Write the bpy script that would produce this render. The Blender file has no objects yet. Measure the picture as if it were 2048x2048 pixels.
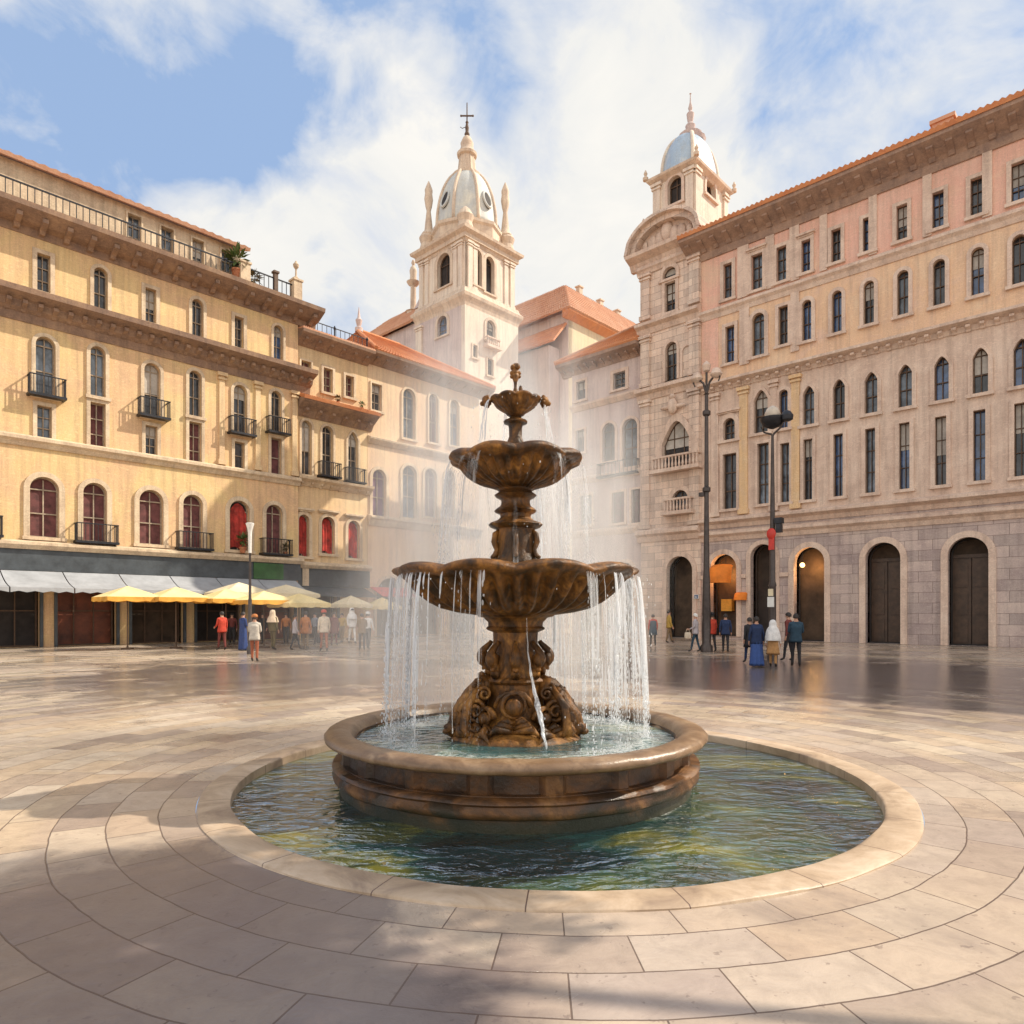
import bpy, bmesh, math, random
from math import sin, cos, pi, radians, sqrt, atan2, hypot
from mathutils import Vector, Matrix, noise

random.seed(7)
C = bpy.context.scene.collection
SC = bpy.context.scene
F, CX, HY, EYE = 1370.0, 1024.0, 1225.0, 1.7      # focal length and horizon in photo pixels, eye height in metres

# ------------------------------------------------------------------ materials
def nt(name):
    m = bpy.data.materials.new(name); m.use_nodes = True
    t = m.node_tree; b = t.nodes['Principled BSDF']
    return m, t, b
def N(t, ty, **kw):
    n = t.nodes.new(ty)
    for k, v in kw.items():
        if k in n.inputs: n.inputs[k].default_value = v
        else: setattr(n, k, v)
    return n
def ramp(t, fac, stops):
    r = t.nodes.new('ShaderNodeValToRGB'); e = r.color_ramp.elements
    while len(e) > 1: e.remove(e[-1])
    e[0].position = stops[0][0]; e[0].color = (*stops[0][1], 1)
    for p, c in stops[1:]:
        x = e.new(p); x.color = (*c, 1)
    t.links.new(fac, r.inputs['Fac']); return r.outputs['Color']
def mixc(t, fac, a, b, mode='MIX'):
    n = t.nodes.new('ShaderNodeMix'); n.data_type = 'RGBA'; n.blend_type = mode
    for i, v in ((0, fac), (6, a), (7, b)):
        if hasattr(v, 'links') or hasattr(v, 'is_linked'): t.links.new(v, n.inputs[i])
        elif i == 0: n.inputs[0].default_value = v
        else: n.inputs[i].default_value = (*v, 1)
    return n.outputs[2]
def math_(t, op, a, b=0.0):
    n = t.nodes.new('ShaderNodeMath'); n.operation = op
    for i, v in ((0, a), (1, b)):
        if hasattr(v, 'is_linked'): t.links.new(v, n.inputs[i])
        else: n.inputs[i].default_value = v
    return n.outputs[0]
def obj_co(t, scale=(1, 1, 1)):
    c = t.nodes.new('ShaderNodeTexCoord'); m = t.nodes.new('ShaderNodeMapping')
    m.inputs['Scale'].default_value = scale
    t.links.new(c.outputs['Object'], m.inputs['Vector']); return m.outputs['Vector']
def noi(t, vec, scale, detail=5, rough=.6, dist=0.0):
    n = N(t, 'ShaderNodeTexNoise', Scale=scale, Detail=detail, Roughness=rough, Distortion=dist)
    t.links.new(vec, n.inputs['Vector']); return n.outputs['Fac']
def bump(t, b, h, strength=.3, dist=.02):
    n = N(t, 'ShaderNodeBump', Strength=strength, Distance=dist)
    t.links.new(h, n.inputs['Height']); t.links.new(n.outputs['Normal'], b.inputs['Normal'])

def stucco(name, cols, scale=.35, rough=.85, bs=.35, joints=None):
    """weathered plaster or stone: big patches of neighbouring colours, rain streaks, fine grain"""
    m, t, b = nt(name)
    co = obj_co(t); f = noi(t, co, scale, 6, .62, .6)
    n = len(cols); col = ramp(t, f, [(.3 + .4 * i / max(1, n - 1), c) for i, c in enumerate(cols)])
    st = noi(t, obj_co(t, (2.6, 2.6, .16)), 1.3, 5, .65)
    col = mixc(t, math_(t, 'MULTIPLY', ramp(t, st, [(.45, (0, 0, 0)), (.72, (1, 1, 1))]), .55), col, tuple(c * .55 for c in cols[-1]))
    br = noi(t, obj_co(t, (1, 1, 2.6)), 4.2, 4, .7, 1.2)
    col = mixc(t, math_(t, 'MULTIPLY', ramp(t, br, [(.52, (0, 0, 0)), (.66, (1, 1, 1))]), .35), col, tuple(min(1, c * 1.28) for c in cols[0]))
    gr = noi(t, co, 17, 6, .75); col = mixc(t, .75, col, ramp(t, gr, [(.28, (.62, .60, .58)), (.48, (.97, .97, .97)), (.7, (1.12, 1.1, 1.08))]), 'MULTIPLY')
    pt = noi(t, co, 1.15, 7, .72, 1.6); col = mixc(t, math_(t, 'MULTIPLY', ramp(t, pt, [(.60, (0, 0, 0)), (.63, (1, 1, 1))]), .30), col, tuple(c * .72 for c in cols[-1]))
    g = noi(t, co, 9, 6, .7)
    if joints:
        s = t.nodes.new('ShaderNodeSeparateXYZ'); t.links.new(co, s.inputs[0]); c2 = t.nodes.new('ShaderNodeCombineXYZ')
        t.links.new(math_(t, 'ADD', s.outputs[0], s.outputs[1]), c2.inputs[0]); t.links.new(s.outputs[2], c2.inputs[1])
        br2 = N(t, 'ShaderNodeTexBrick', Scale=1.0); br2.inputs['Brick Width'].default_value = joints[0]; br2.inputs['Row Height'].default_value = joints[1]; br2.inputs['Mortar Size'].default_value = .018; br2.inputs['Mortar Smooth'].default_value = .4
        br2.inputs['Color1'].default_value = (.72, .72, .72, 1); br2.inputs['Color2'].default_value = (1.12, 1.1, 1.06, 1); br2.inputs['Mortar'].default_value = (.45, .42, .40, 1); t.links.new(c2.outputs[0], br2.inputs['Vector'])
        col = mixc(t, .8, col, br2.outputs['Color'], 'MULTIPLY'); g = math_(t, 'SUBTRACT', g, math_(t, 'MULTIPLY', br2.outputs['Fac'], 1.2))
    t.links.new(col, b.inputs['Base Color']); b.inputs['Roughness'].default_value = rough
    bump(t, b, g, bs, .03)
    return m
def plain(name, col, rough=.6, metal=0.0, var=.35, scale=6.0, bs=.15):
    m, t, b = nt(name)
    f = noi(t, obj_co(t), scale, 5, .65)
    lo = tuple(c * (1 - var) for c in col); hi = tuple(min(1, c * (1 + var)) for c in col)
    t.links.new(ramp(t, f, [(.3, lo), (.7, hi)]), b.inputs['Base Color'])
    b.inputs['Roughness'].default_value = rough; b.inputs['Metallic'].default_value = metal
    if bs: bump(t, b, f, bs, .01)
    return m
def glass(name, tint, rough=.08, spec=.6):
    m, t, b = nt(name)
    f = noi(t, obj_co(t), 1.1, 4, .6, .8)
    t.links.new(ramp(t, f, [(.35, tuple(c * .35 for c in tint)), (.55, tint), (.72, tuple(min(1, c * 1.9) for c in tint))]), b.inputs['Base Color'])
    b.inputs['Roughness'].default_value = rough; b.inputs['Specular IOR Level'].default_value = spec
    bump(t, b, noi(t, obj_co(t), .8, 3), .12, .05)
    return m
def tiles(name, cols):
    m, t, b = nt(name)
    co = obj_co(t)
    v = N(t, 'ShaderNodeTexVoronoi', Scale=2.6); t.links.new(obj_co(t, (1, 1, 1.0)), v.inputs['Vector'])
    f = noi(t, co, .5, 5, .6, .5)
    c = ramp(t, f, [(.3, cols[0]), (.5, cols[1]), (.7, cols[2])])
    sep = t.nodes.new('ShaderNodeSeparateColor'); t.links.new(v.outputs['Color'], sep.inputs[0])
    c = mixc(t, .45, c, ramp(t, sep.outputs[0], [(0, cols[0]), (.5, cols[1]), (1, cols[3])]))
    t.links.new(c, b.inputs['Base Color']); b.inputs['Roughness'].default_value = .8
    bump(t, b, noi(t, co, 7, 4), .4, .04)
    return m

M = {}
M['yellow'] = stucco('yellow_plaster', [(.74, .57, .31), (.71, .51, .25), (.70, .46, .26), (.60, .39, .24)], .3)
M['yellow2'] = stucco('pale_yellow_plaster', [(.74, .58, .35), (.71, .51, .29), (.66, .45, .29)], .35)
M['peach'] = stucco('peach_plaster', [(.74, .57, .37), (.72, .51, .33), (.68, .47, .33)], .35)
M['trim_l'] = stucco('cream_stone_trim', [(.72, .59, .42), (.62, .48, .33), (.50, .37, .26)], .9)
M['eave_l'] = stucco('brown_eave_timber', [(.40, .26, .165), (.30, .19, .13), (.22, .145, .11)], .8)
M['stone_r'] = stucco('pinkish_grey_stone', [(.78, .65, .55), (.74, .58, .48), (.65, .49, .41)], .4, joints=(1.1, .48))
M['trim_r'] = stucco('warm_stone_trim', [(.76, .61, .50), (.68, .52, .42), (.56, .41, .33)], .8)
M['eave_r'] = stucco('dark_eave_timber', [(.46, .31, .23), (.36, .24, .18), (.26, .18, .15)], .8)
M['salmon'] = stucco('salmon_plaster', [(.78, .52, .42), (.77, .45, .35), (.76, .52, .38)], .4)
M['amber'] = stucco('amber_plaster', [(.76, .57, .36), (.74, .50, .27), (.72, .52, .35)], .5)
M['ochre'] = stucco('ochre_plaster', [(.78, .58, .40), (.76, .51, .33), (.74, .52, .40)], .5)
M['base_r'] = stucco('grey_base_stone', [(.60, .50, .45), (.53, .43, .40), (.42, .33, .32)], .55, joints=(1.3, .55))
M['mauve'] = stucco('mauve_grey_plaster', [(.64, .54, .50), (.58, .47, .44), (.48, .38, .37)], .4)
M['tower'] = stucco('pale_tower_stone', [(.78, .69, .57), (.74, .62, .51), (.66, .53, .44)], .3)
M['tower_trim'] = stucco('tower_trim_stone', [(.74, .61, .48), (.65, .51, .39), (.53, .40, .31)], .6)
M['dome'] = stucco('weathered_stone_dome', [(.64, .63, .58), (.52, .53, .52), (.70, .66, .56)], .5, .6)
M['dome_b'] = stucco('blue_grey_lead_dome', [(.44, .53, .62), (.36, .47, .60), (.58, .60, .60)], .6, .4)
M['cream'] = stucco('cream_plaster', [(.72, .60, .40), (.68, .54, .34), (.62, .48, .33)], .3)
M['tile'] = tiles('orange_roof_tiles', [(.50, .17, .07), (.62, .25, .10), (.66, .34, .17), (.40, .13, .06)])
M['tile_p'] = tiles('faded_roof_tiles', [(.55, .27, .16), (.62, .34, .21), (.66, .42, .29), (.46, .21, .13)])
M['pane'] = glass('dark_window_glass', (.055, .06, .07))
M['pane_b'] = glass('sky_blue_window_glass', (.05, .10, .22), .05, .9)
M['pane_g'] = glass('slate_window_glass', (.12, .15, .19), .1, .7)
M['blind'] = plain('pale_blind', (.45, .42, .38), .8, 0, .25, 2.0)
M['pane_r'] = plain('red_curtain', (.38, .035, .025), .8, 0, .6, 2.5)
M['pane_m'] = plain('maroon_curtain', (.13, .045, .045), .8, 0, .5, 2.5)
M['pane_p'] = plain('purple_shutter', (.17, .09, .15), .8, 0, .4, 2.5)
M['dark'] = plain('dark_interior', (.035, .028, .026), .8, 0, .5, 1.2)
M['dark_w'] = plain('warm_dark_interior', (.075, .048, .03), .8, 0, .6, 1.0)
M['shop_r'] = plain('russet_shop_glass', (.17, .045, .02), .5, 0, .6, 1.2)
M['wood'] = plain('brown_wood', (.11, .065, .04), .7)
M['frame'] = plain('pale_window_wood', (.34, .27, .20), .6)
M['iron'] = plain('dark_iron', (.035, .035, .04), .45, .6)
M['post'] = plain('brown_painted_post', (.065, .05, .045), .4, .3)
M['white'] = plain('white_paint', (.75, .74, .70), .5, 0, .1)
M['door'] = plain('dark_door_wood', (.075, .042, .025), .5, 0, .4, 3)
M['shop_g'] = plain('dark_green_fascia', (.03, .055, .045), .45, 0, .4, 1.5)
M['shop_b'] = plain('slate_fascia', (.055, .065, .075), .45, 0, .4, 1.5)
M['green'] = plain('green_signboard', (.035, .10, .03), .5, 0, .4, 1.5)
M['awn_g'] = plain('grey_awning_cloth', (.33, .34, .36), .85, 0, .2, 1.2)
M['awn_y'] = plain('yellow_canopy_cloth', (.78, .62, .30), .85, 0, .15, 1.5)
M['awn_o'] = plain('orange_canopy_valance', (.66, .33, .05), .85, 0, .3, 2.0)
M['awn_c'] = plain('cream_canopy_cloth', (.72, .62, .42), .85, 0, .15, 1.5)
M['awn_r'] = plain('red_awning_cloth', (.55, .05, .05), .85, 0, .2, 1.5)
M['orange'] = plain('orange_awning_cloth', (.72, .20, .02), .8, 0, .3, 1.2)
M['blue'] = plain('blue_enamel', (.03, .09, .22), .3, 0, .1)
M['red'] = plain('red_enamel', (.55, .03, .015), .35, 0, .15)
M['leaf'] = plain('green_leaf', (.09, .13, .035), .6, 0, .6, 9)
M['leaf_d'] = plain('dry_leaf', (.13, .10, .04), .6, 0, .6, 9)
M['terra'] = plain('terracotta', (.40, .15, .07), .8)
M['skin'] = plain('skin', (.50, .27, .18), .6, 0, .12, 20, 0)
M['hair_d'] = plain('dark_hair', (.025, .018, .015), .6)
M['hair_w'] = plain('white_hair', (.66, .64, .60), .7)

def lamp_mat(name, col, e):
    m, t, b = nt(name)
    b.inputs['Base Color'].default_value = (*col, 1); b.inputs['Emission Color'].default_value = (*col, 1)
    b.inputs['Emission Strength'].default_value = e; return m
M['lit'] = lamp_mat('lit_lamp_glass', (1, .62, .25), 2.5)
M['globe'] = plain('milky_lamp_glass', (.55, .47, .38), .25, 0, .15)

def bronze():
    m, t, b = nt('wet_bronze_stone')
    co = obj_co(t)
    f = noi(t, co, 3.2, 8, .68, .8)
    col = ramp(t, f, [(.32, (.014, .008, .004)), (.45, (.085, .036, .009)), (.55, (.215, .090, .020)), (.64, (.38, .175, .040)), (.76, (.58, .35, .13))])
    st = noi(t, obj_co(t, (7, 7, .7)), 2.2, 5, .7)
    col = mixc(t, math_(t, 'MULTIPLY', ramp(t, st, [(.44, (0, 0, 0)), (.66, (1, 1, 1))]), .75), col, (.030, .017, .008))
    g2 = noi(t, obj_co(t, (5, 5, .9)), 1.7, 4, .7, 1.0)
    col = mixc(t, math_(t, 'MULTIPLY', ramp(t, g2, [(.58, (0, 0, 0)), (.72, (1, 1, 1))]), .55), col, (.32, .12, .02))
    t.links.new(col, b.inputs['Base Color'])
    t.links.new(ramp(t, f, [(.3, (.26, .26, .26)), (.7, (.6, .6, .6))]), b.inputs['Roughness']); b.inputs['Specular IOR Level'].default_value = .35
    bump(t, b, noi(t, co, 16, 6, .7, .5), .55, .03)
    return m
M['bronze'] = bronze()
def basin_stone():
    m, t, b = nt('wet_brown_basin_stone')
    co = obj_co(t)
    f = noi(t, co, 1.7, 7, .65, .8)
    col = ramp(t, f, [(.32, (.016, .010, .007)), (.46, (.05, .025, .012)), (.56, (.13, .055, .017)), (.68, (.25, .12, .04))])
    g2 = noi(t, obj_co(t, (1, 1, 1.6)), 4.5, 5, .7, .6)
    col = mixc(t, math_(t, 'MULTIPLY', ramp(t, g2, [(.5, (0, 0, 0)), (.64, (1, 1, 1))]), .5), col, (.045, .028, .018))
    # stains: green-black algae near the water
    z = N(t, 'ShaderNodeSeparateXYZ'); t.links.new(co, z.inputs[0])
    wob = math_(t, 'ADD', z.outputs[2], math_(t, 'MULTIPLY', math_(t, 'SUBTRACT', f, .5), .35))
    col = mixc(t, ramp(t, wob, [(.0, (.85, .85, .85)), (.13, (0, 0, 0))]), col, (.020, .026, .014))
    t.links.new(col, b.inputs['Base Color'])
    t.links.new(ramp(t, f, [(.3, (.22, .22, .22)), (.7, (.6, .6, .6))]), b.inputs['Roughness'])
    bump(t, b, noi(t, co, 12, 6, .7), .4, .03)
    return m
M['basin'] = basin_stone()
def rim_stone():
    m, t, b = nt('worn_sandstone_rim')
    co = obj_co(t)
    f = noi(t, co, 2.2, 6, .65, .8)
    col = ramp(t, f, [(.3, (.13, .075, .04)), (.5, (.22, .135, .075)), (.7, (.38, .26, .16))])
    g2 = noi(t, co, 6, 5, .7, .6)
    col = mixc(t, math_(t, 'MULTIPLY', ramp(t, g2, [(.52, (0, 0, 0)), (.66, (1, 1, 1))]), .45), col, (.075, .042, .025))
    t.links.new(col, b.inputs['Base Color']); b.inputs['Roughness'].default_value = .33
    bump(t, b, noi(t, co, 14, 6, .7), .3, .02)
    return m
M['rim'] = rim_stone()

# ------------------------------------------------------------------ mesh builder
class MB:
    def __init__(s, T=None): s.v = []; s.f = []; s.m = []; s.T = T or Matrix(); s.mi = 0
    def add(s, vs, fs):
        o = len(s.v); s.v += [s.T @ Vector(p) for p in vs]
        s.f += [tuple(i + o for i in f) for f in fs]; s.m += [s.mi] * len(fs)
    def box(s, x0, x1, y0, y1, z0, z1):
        s.add([(x0, y0, z0), (x1, y0, z0), (x1, y1, z0), (x0, y1, z0), (x0, y0, z1), (x1, y0, z1), (x1, y1, z1), (x0, y1, z1)],
              [(0, 3, 2, 1), (4, 5, 6, 7), (0, 1, 5, 4), (1, 2, 6, 5), (2, 3, 7, 6), (3, 0, 4, 7)])
    def prism(s, loop, a, b, ax='x'):
        """loop of 2-D points swept along an axis from a to b"""
        n = len(loop)
        f = {'x': lambda p, q: (q, p[0], p[1]), 'y': lambda p, q: (p[0], q, p[1]), 'z': lambda p, q: (p[0], p[1], q)}[ax]
        s.add([f(p, a) for p in loop] + [f(p, b) for p in loop],
              [tuple(range(n))[::-1], tuple(range(n, 2 * n))] + [(i, (i + 1) % n, n + (i + 1) % n, n + i) for i in range(n)])
    def ring(s, inner, outer, y0, y1):
        """frame between two loops of (x,z) with the same count, from depth y0 (front) to y1"""
        n = len(inner)
        vs = [(x, y0, z) for x, z in inner] + [(x, y0, z) for x, z in outer] + [(x, y1, z) for x, z in inner] + [(x, y1, z) for x, z in outer]
        fs = []
        for i in range(n):
            j = (i + 1) % n
            fs += [(i, j, n + j, n + i), (n + i, n + j, 3 * n + j, 3 * n + i), (2 * n + j, 2 * n + i, 3 * n + i, 3 * n + j), (j, i, 2 * n + i, 2 * n + j)]
        s.add(vs, fs)
    def face(s, loop3): s.add(loop3, [tuple(range(len(loop3)))])
    def lathe(s, prof, n=48, fn=None, c=(0, 0, 0), cap=True):
        vs = []
        for k, (r, z) in enumerate(prof):
            for i in range(n):
                a = 2 * pi * i / n
                rr, zz = (r, z) if fn is None else fn(a, r, z, k)
                vs.append((c[0] + rr * cos(a), c[1] + rr * sin(a), c[2] + zz))
        fs = []
        for k in range(len(prof) - 1):
            for i in range(n):
                j = (i + 1) % n; fs.append((k * n + i, k * n + j, k * n + n + j, k * n + n + i))
        if cap:
            fs.append(tuple(range(n))[::-1]); fs.append(tuple(range((len(prof) - 1) * n, len(prof) * n)))
        s.add(vs, fs)
    def tube(s, path, rad, n=8, cap=True):
        path = [Vector(p) for p in path]; m = len(path)
        if not hasattr(rad, '__len__'): rad = [rad] * m
        vs = []; up = None
        for k, p in enumerate(path):
            d = (path[min(k + 1, m - 1)] - path[max(k - 1, 0)])
            d = d.normalized() if d.length > 1e-9 else Vector((0, 0, 1))
            if up is None: up = Vector((0, 0, 1)) if abs(d.z) < .9 else Vector((1, 0, 0))
            x = d.cross(up); x = x.normalized() if x.length > 1e-6 else d.orthogonal().normalized()
            y = x.cross(d).normalized(); up = y
            for i in range(n):
                a = 2 * pi * i / n; vs.append(tuple(p + (x * cos(a) + y * sin(a)) * rad[k]))
        fs = [(k * n + i, k * n + (i + 1) % n, k * n + n + (i + 1) % n, k * n + n + i) for k in range(m - 1) for i in range(n)]
        if cap: fs += [tuple(range(n))[::-1], tuple(range((m - 1) * n, m * n))]
        s.add(vs, fs)
    def ball(s, c, r, n=12, sq=(1, 1, 1), fn=None):
        vs = []; k = n // 2
        for j in range(1, k):
            b = -pi / 2 + pi * j / k
            for i in range(n):
                a = 2 * pi * i / n; d = Vector((cos(a) * cos(b), sin(a) * cos(b), sin(b)))
                q = r * (fn(d) if fn else 1); vs.append((c[0] + d.x * q * sq[0], c[1] + d.y * q * sq[1], c[2] + d.z * q * sq[2]))
        o = len(vs); vs += [(c[0], c[1], c[2] - r * sq[2]), (c[0], c[1], c[2] + r * sq[2])]
        fs = [(j * n + i, j * n + (i + 1) % n, j * n + n + (i + 1) % n, j * n + n + i) for j in range(k - 2) for i in range(n)]
        fs += [(o, (i + 1) % n, i) for i in range(n)] + [(o + 1, (k - 2) * n + i, (k - 2) * n + (i + 1) % n) for i in range(n)]
        s.add(vs, fs)
    def roof(s, p00, p10, p11, p01, nu, nv, amp=.06):
        """ribbed tile sheet: p00-p10 the eave, p01-p11 the ridge; with an underside"""
        p00, p10, p11, p01 = map(Vector, (p00, p10, p11, p01))
        nrm = (p10 - p00).cross(p01 - p00).normalized()
        if nrm.z < 0: nrm = -nrm
        K = 4; w = nu * K + 1; vs = []
        for j in range(nv * 2 + 1):
            for i in range(w):
                u = i / (w - 1); jj = min(nv, (j + 1) // 2) ; v = jj / nv
                q = p00.lerp(p10, u).lerp(p01.lerp(p11, u), v)
                h = amp * (sin(2 * pi * u * nu) * .5 + .5) + (.04 if j % 2 == 0 else .0)
                h += .03 * noise.noise(q * .9)
                vs.append(tuple(q + nrm * h))
        fs = [(j * w + i, j * w + i + 1, j * w + w + i + 1, j * w + w + i) for j in range(nv * 2) for i in range(w - 1)]
        o = len(vs); vs += [tuple(p - nrm * .14) for p in (p00, p10, p11, p01)]
        t0 = (nv * 2) * w
        fs += [(o, o + 1, o + 2, o + 3)[::-1], tuple([o] + list(range(w)) + [o + 1])[::-1],
               (o, 0, t0, o + 3), (o + 1, w - 1, t0 + w - 1, o + 2), tuple([o + 3] + list(range(t0, t0 + w)) + [o + 2])]
        s.add(vs, fs)
    def build(s, name, mats, parent=None, smooth=False, angle=None):
        me = bpy.data.meshes.new(name); me.from_pydata([tuple(v) for v in s.v], [], s.f); 
        if not isinstance(mats, (list, tuple)): mats = [mats]
        for m in mats: me.materials.append(m)
        for p, i in zip(me.polygons, s.m): p.material_index = i; p.use_smooth = smooth
        me.update()
        if smooth and angle:
            bm = bmesh.new(); bm.from_mesh(me)
            for e in bm.edges:
                if len(e.link_faces) == 2 and e.calc_face_angle(0) > radians(angle): e.smooth = False
            bm.to_mesh(me); bm.free()
        o = bpy.data.objects.new(name, me); C.objects.link(o)
        if parent: o.parent = parent
        return o

def tag(o, label=None, cat=None, group=None, kind=None):
    if label: o['label'] = label
    if cat: o['category'] = cat
    if group: o['group'] = group
    if kind: o['kind'] = kind
    return o
def empty(name, loc, rz, label, cat, group=None):
    o = bpy.data.objects.new(name, None); C.objects.link(o); o.empty_display_size = .3
    o.location = loc; o.rotation_euler = (0, 0, rz); return tag(o, label, cat, group)
def at(x, y, Y):
    """photo pixel at depth Y -> world"""
    return Vector(((x - CX) / F * Y, Y, EYE + (HY - y) / F * Y))
def foot(x, y): return at(x, y, EYE * F / (y - HY))

# ------------------------------------------------------------------ facades
class Face:
    """a facade plane: local x along it (left to right from in front), -y out of it, z up"""
    def __init__(s, root, T=None):
        s.root = root; s.T = T or Matrix()
        s.W = Matrix.Translation(root.location) @ Matrix.Rotation(root.rotation_euler.z, 4, 'Z') @ s.T
        s.I = s.W.inverted()
    def pix(s, x, y, o=0.0):
        a = s.I @ Vector((0, 0, EYE)); b = s.I @ at(x, y, 1.0) - a
        k = (-o - a.y) / b.y; p = a + b * k
        return p.x, p.z
    def px(s, x, o=0.0): return s.pix(x, HY, o)[0]
    def box(s, x0, x1, y0, y1, o=0.0):
        """photo pixel box -> (x0,x1,z0,z1) on the facade"""
        xm = (x0 + x1) / 2
        return (s.px(x0, o), s.px(x1, o), s.pix(xm, y1, o)[1], s.pix(xm, y0, o)[1])

RW = random.Random(5)
def outline(x0, x1, z0, z1, kind, g=0.0, n=8):
    """opening outline, grown by g (not at the bottom edge)"""
    x0 -= g; x1 += g; z1 += g; w = x1 - x0; xm = (x0 + x1) / 2
    if kind == 'rect':
        return [(x0, z0), (x1, z0), (x1, z1), (x0, z1)]
    h = min(w / 2 * (1.0 if kind == 'arch' else 1.35), (z1 - z0) * .6)
    zs = z1 - h; pts = [(x0, z0), (x1, z0)]
    for i in range(2 * n + 1):
        a = pi * i / (2 * n)
        if kind == 'arch': pts.append((xm + w / 2 * cos(a), zs + h * sin(a)))
        else:
            u = cos(a); pts.append((xm + w / 2 * u, zs + h * (1 - abs(u) ** 1.7)))
    return pts

def wall_obj(name, face, poly, holes, mat, parent, y=0.0, depth=.4, back=8.0):
    bm = bmesh.new(); edges = []; loops = []
    for lp in [poly] + holes:
        vs = [bm.verts.new((p[0], y, p[1])) for p in lp]
        es = [bm.edges.new((vs[i], vs[(i + 1) % len(vs)])) for i in range(len(vs))]
        edges += es; loops.append(vs)
    bmesh.ops.triangle_fill(bm, use_beauty=True, edges=edges, normal=(0, -1, 0))
    for k, vs in enumerate(loops):
        d = back if k == 0 else depth
        v2 = [bm.verts.new((v.co.x, y + d, v.co.z)) for v in vs]; n = len(vs)
        for i in range(n):
            j = (i + 1) % n; bm.faces.new((vs[i], vs[j], v2[j], v2[i]))
        if k == 0: bm.faces.new(v2)
    bmesh.ops.recalc_face_normals(bm, faces=bm.faces)
    bm.transform(face.T); me = bpy.data.meshes.new(name); bm.to_mesh(me); bm.free()
    me.materials.append(mat); o = bpy.data.objects.new(name, me); C.objects.link(o); o.parent = parent
    return o

def window(face, parent, b, kind='rect', trim='trim_l', pane='pane', sur=.16, proud=.09, sill=True, hood=False,
           mull=(1, 2), balcony=None, y=0.0, depth=.4, curtain=None, name='window', frame='frame'):
    """one window: stone surround with sill (the part), with frame and pane as its sub-parts; returns the hole"""
    x0, x1, z0, z1 = b; z0 = max(z0, .02); w = x1 - x0; hole = outline(x0, x1, z0, z1, kind)
    mb = MB(face.T)
    if sur: mb.ring(outline(x0 + .015, x1 - .015, z0 - .01, z1 - .015, kind), outline(x0, x1, z0 - .01, z1, kind, sur), y - proud, y + .06)
    if sill: mb.box(x0 - sur - .06, x1 + sur + .06, y - proud - .09, y + .12, z0 - .16, z0 + .004)
    if hood:
        mb.box(x0 - sur - .08, x1 + sur + .08, y - proud - .16, y + .05, z1 + sur + .08, z1 + sur + .2)
        mb.box(x0 - sur, x1 + sur, y - proud - .06, y + .05, z1 + sur - .01, z1 + sur + .078)
    wo = mb.build(name, M[trim], parent)
    fr = MB(face.T); t = min(.07, w * .09)
    fr.ring(outline(x0 + t, x1 - t, z0 + t, z1 - t, kind), outline(x0 - .01, x1 + .01, z0 - .01, z1 + .01, kind), y + depth * .55, y + depth * .55 + .09)
    for i in range(mull[0]):
        xm = x0 + w * (i + 1) / (mull[0] + 1); fr.box(xm - t * .4, xm + t * .4, y + depth * .58, y + depth * .58 + .05, z0 + t * .9, z1 - (t if kind == 'rect' else w * .12))
    zt = z1 if kind == 'rect' else z1 - w * .5
    for i in range(mull[1]):
        zm = z0 + (zt - z0) * (i + 1) / (mull[1] + (1 if kind == 'rect' else 0)); fr.box(x0 + t * .9, x1 - t * .9, y + depth * .57, y + depth * .57 + .06, zm - t * .45, zm + t * .45)
    fr.build('frame', M[frame], wo)
    if pane in ('pane', 'pane_b') and not curtain:
        v = RW.random(); pane = 'pane_g' if v < .28 else pane
        if v > .72 and name == 'window':
            bm_ = MB(face.T); zc0 = z0 + (z1 - z0) * RW.choice((.45, .6, .72)); bm_.prism([(p[0], max(p[1], zc0)) for p in outline(x0 + .03, x1 - .03, z0, z1 - .03, kind)], y + depth * .68, y + depth * .71, 'y'); bm_.build('blind', M['blind'], wo)
    pn = MB(face.T); lp = outline(x0 - .02, x1 + .02, z0 - .02, z1 + .02, kind)
    pn.prism(lp, y + depth * .78, y + depth * .78 + .05, 'y'); pn.build('pane', M[pane], wo)
    if curtain:
        cb = MB(face.T); n = 14; vs = []
        for i in range(n + 1):
            u = i / n; xx = x0 + w * (.06 + .86 * u); yy = y + depth * .50 + .03 * sin(u * 22)
            zt2 = z1 - w * .12 - (0 if kind == 'rect' else w * .5 * (2 * u - 1) ** 2)
            vs += [(xx, yy, z0 + .1 + .12 * sin(u * 5)), (xx, yy, zt2)]
        cb.add(vs, [(2 * i, 2 * i + 2, 2 * i + 3, 2 * i + 1) for i in range(n)]); cb.add([(p[0], p[1] + .02, p[2]) for p in vs], [(2 * i, 2 * i + 1, 2 * i + 3, 2 * i + 2) for i in range(n)])
        cb.build('curtain', M[curtain], wo)
    if balcony: rail(face, wo, x0 - sur - .15, x1 + sur + .15, z0 - .02, balcony, y)
    return hole

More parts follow.
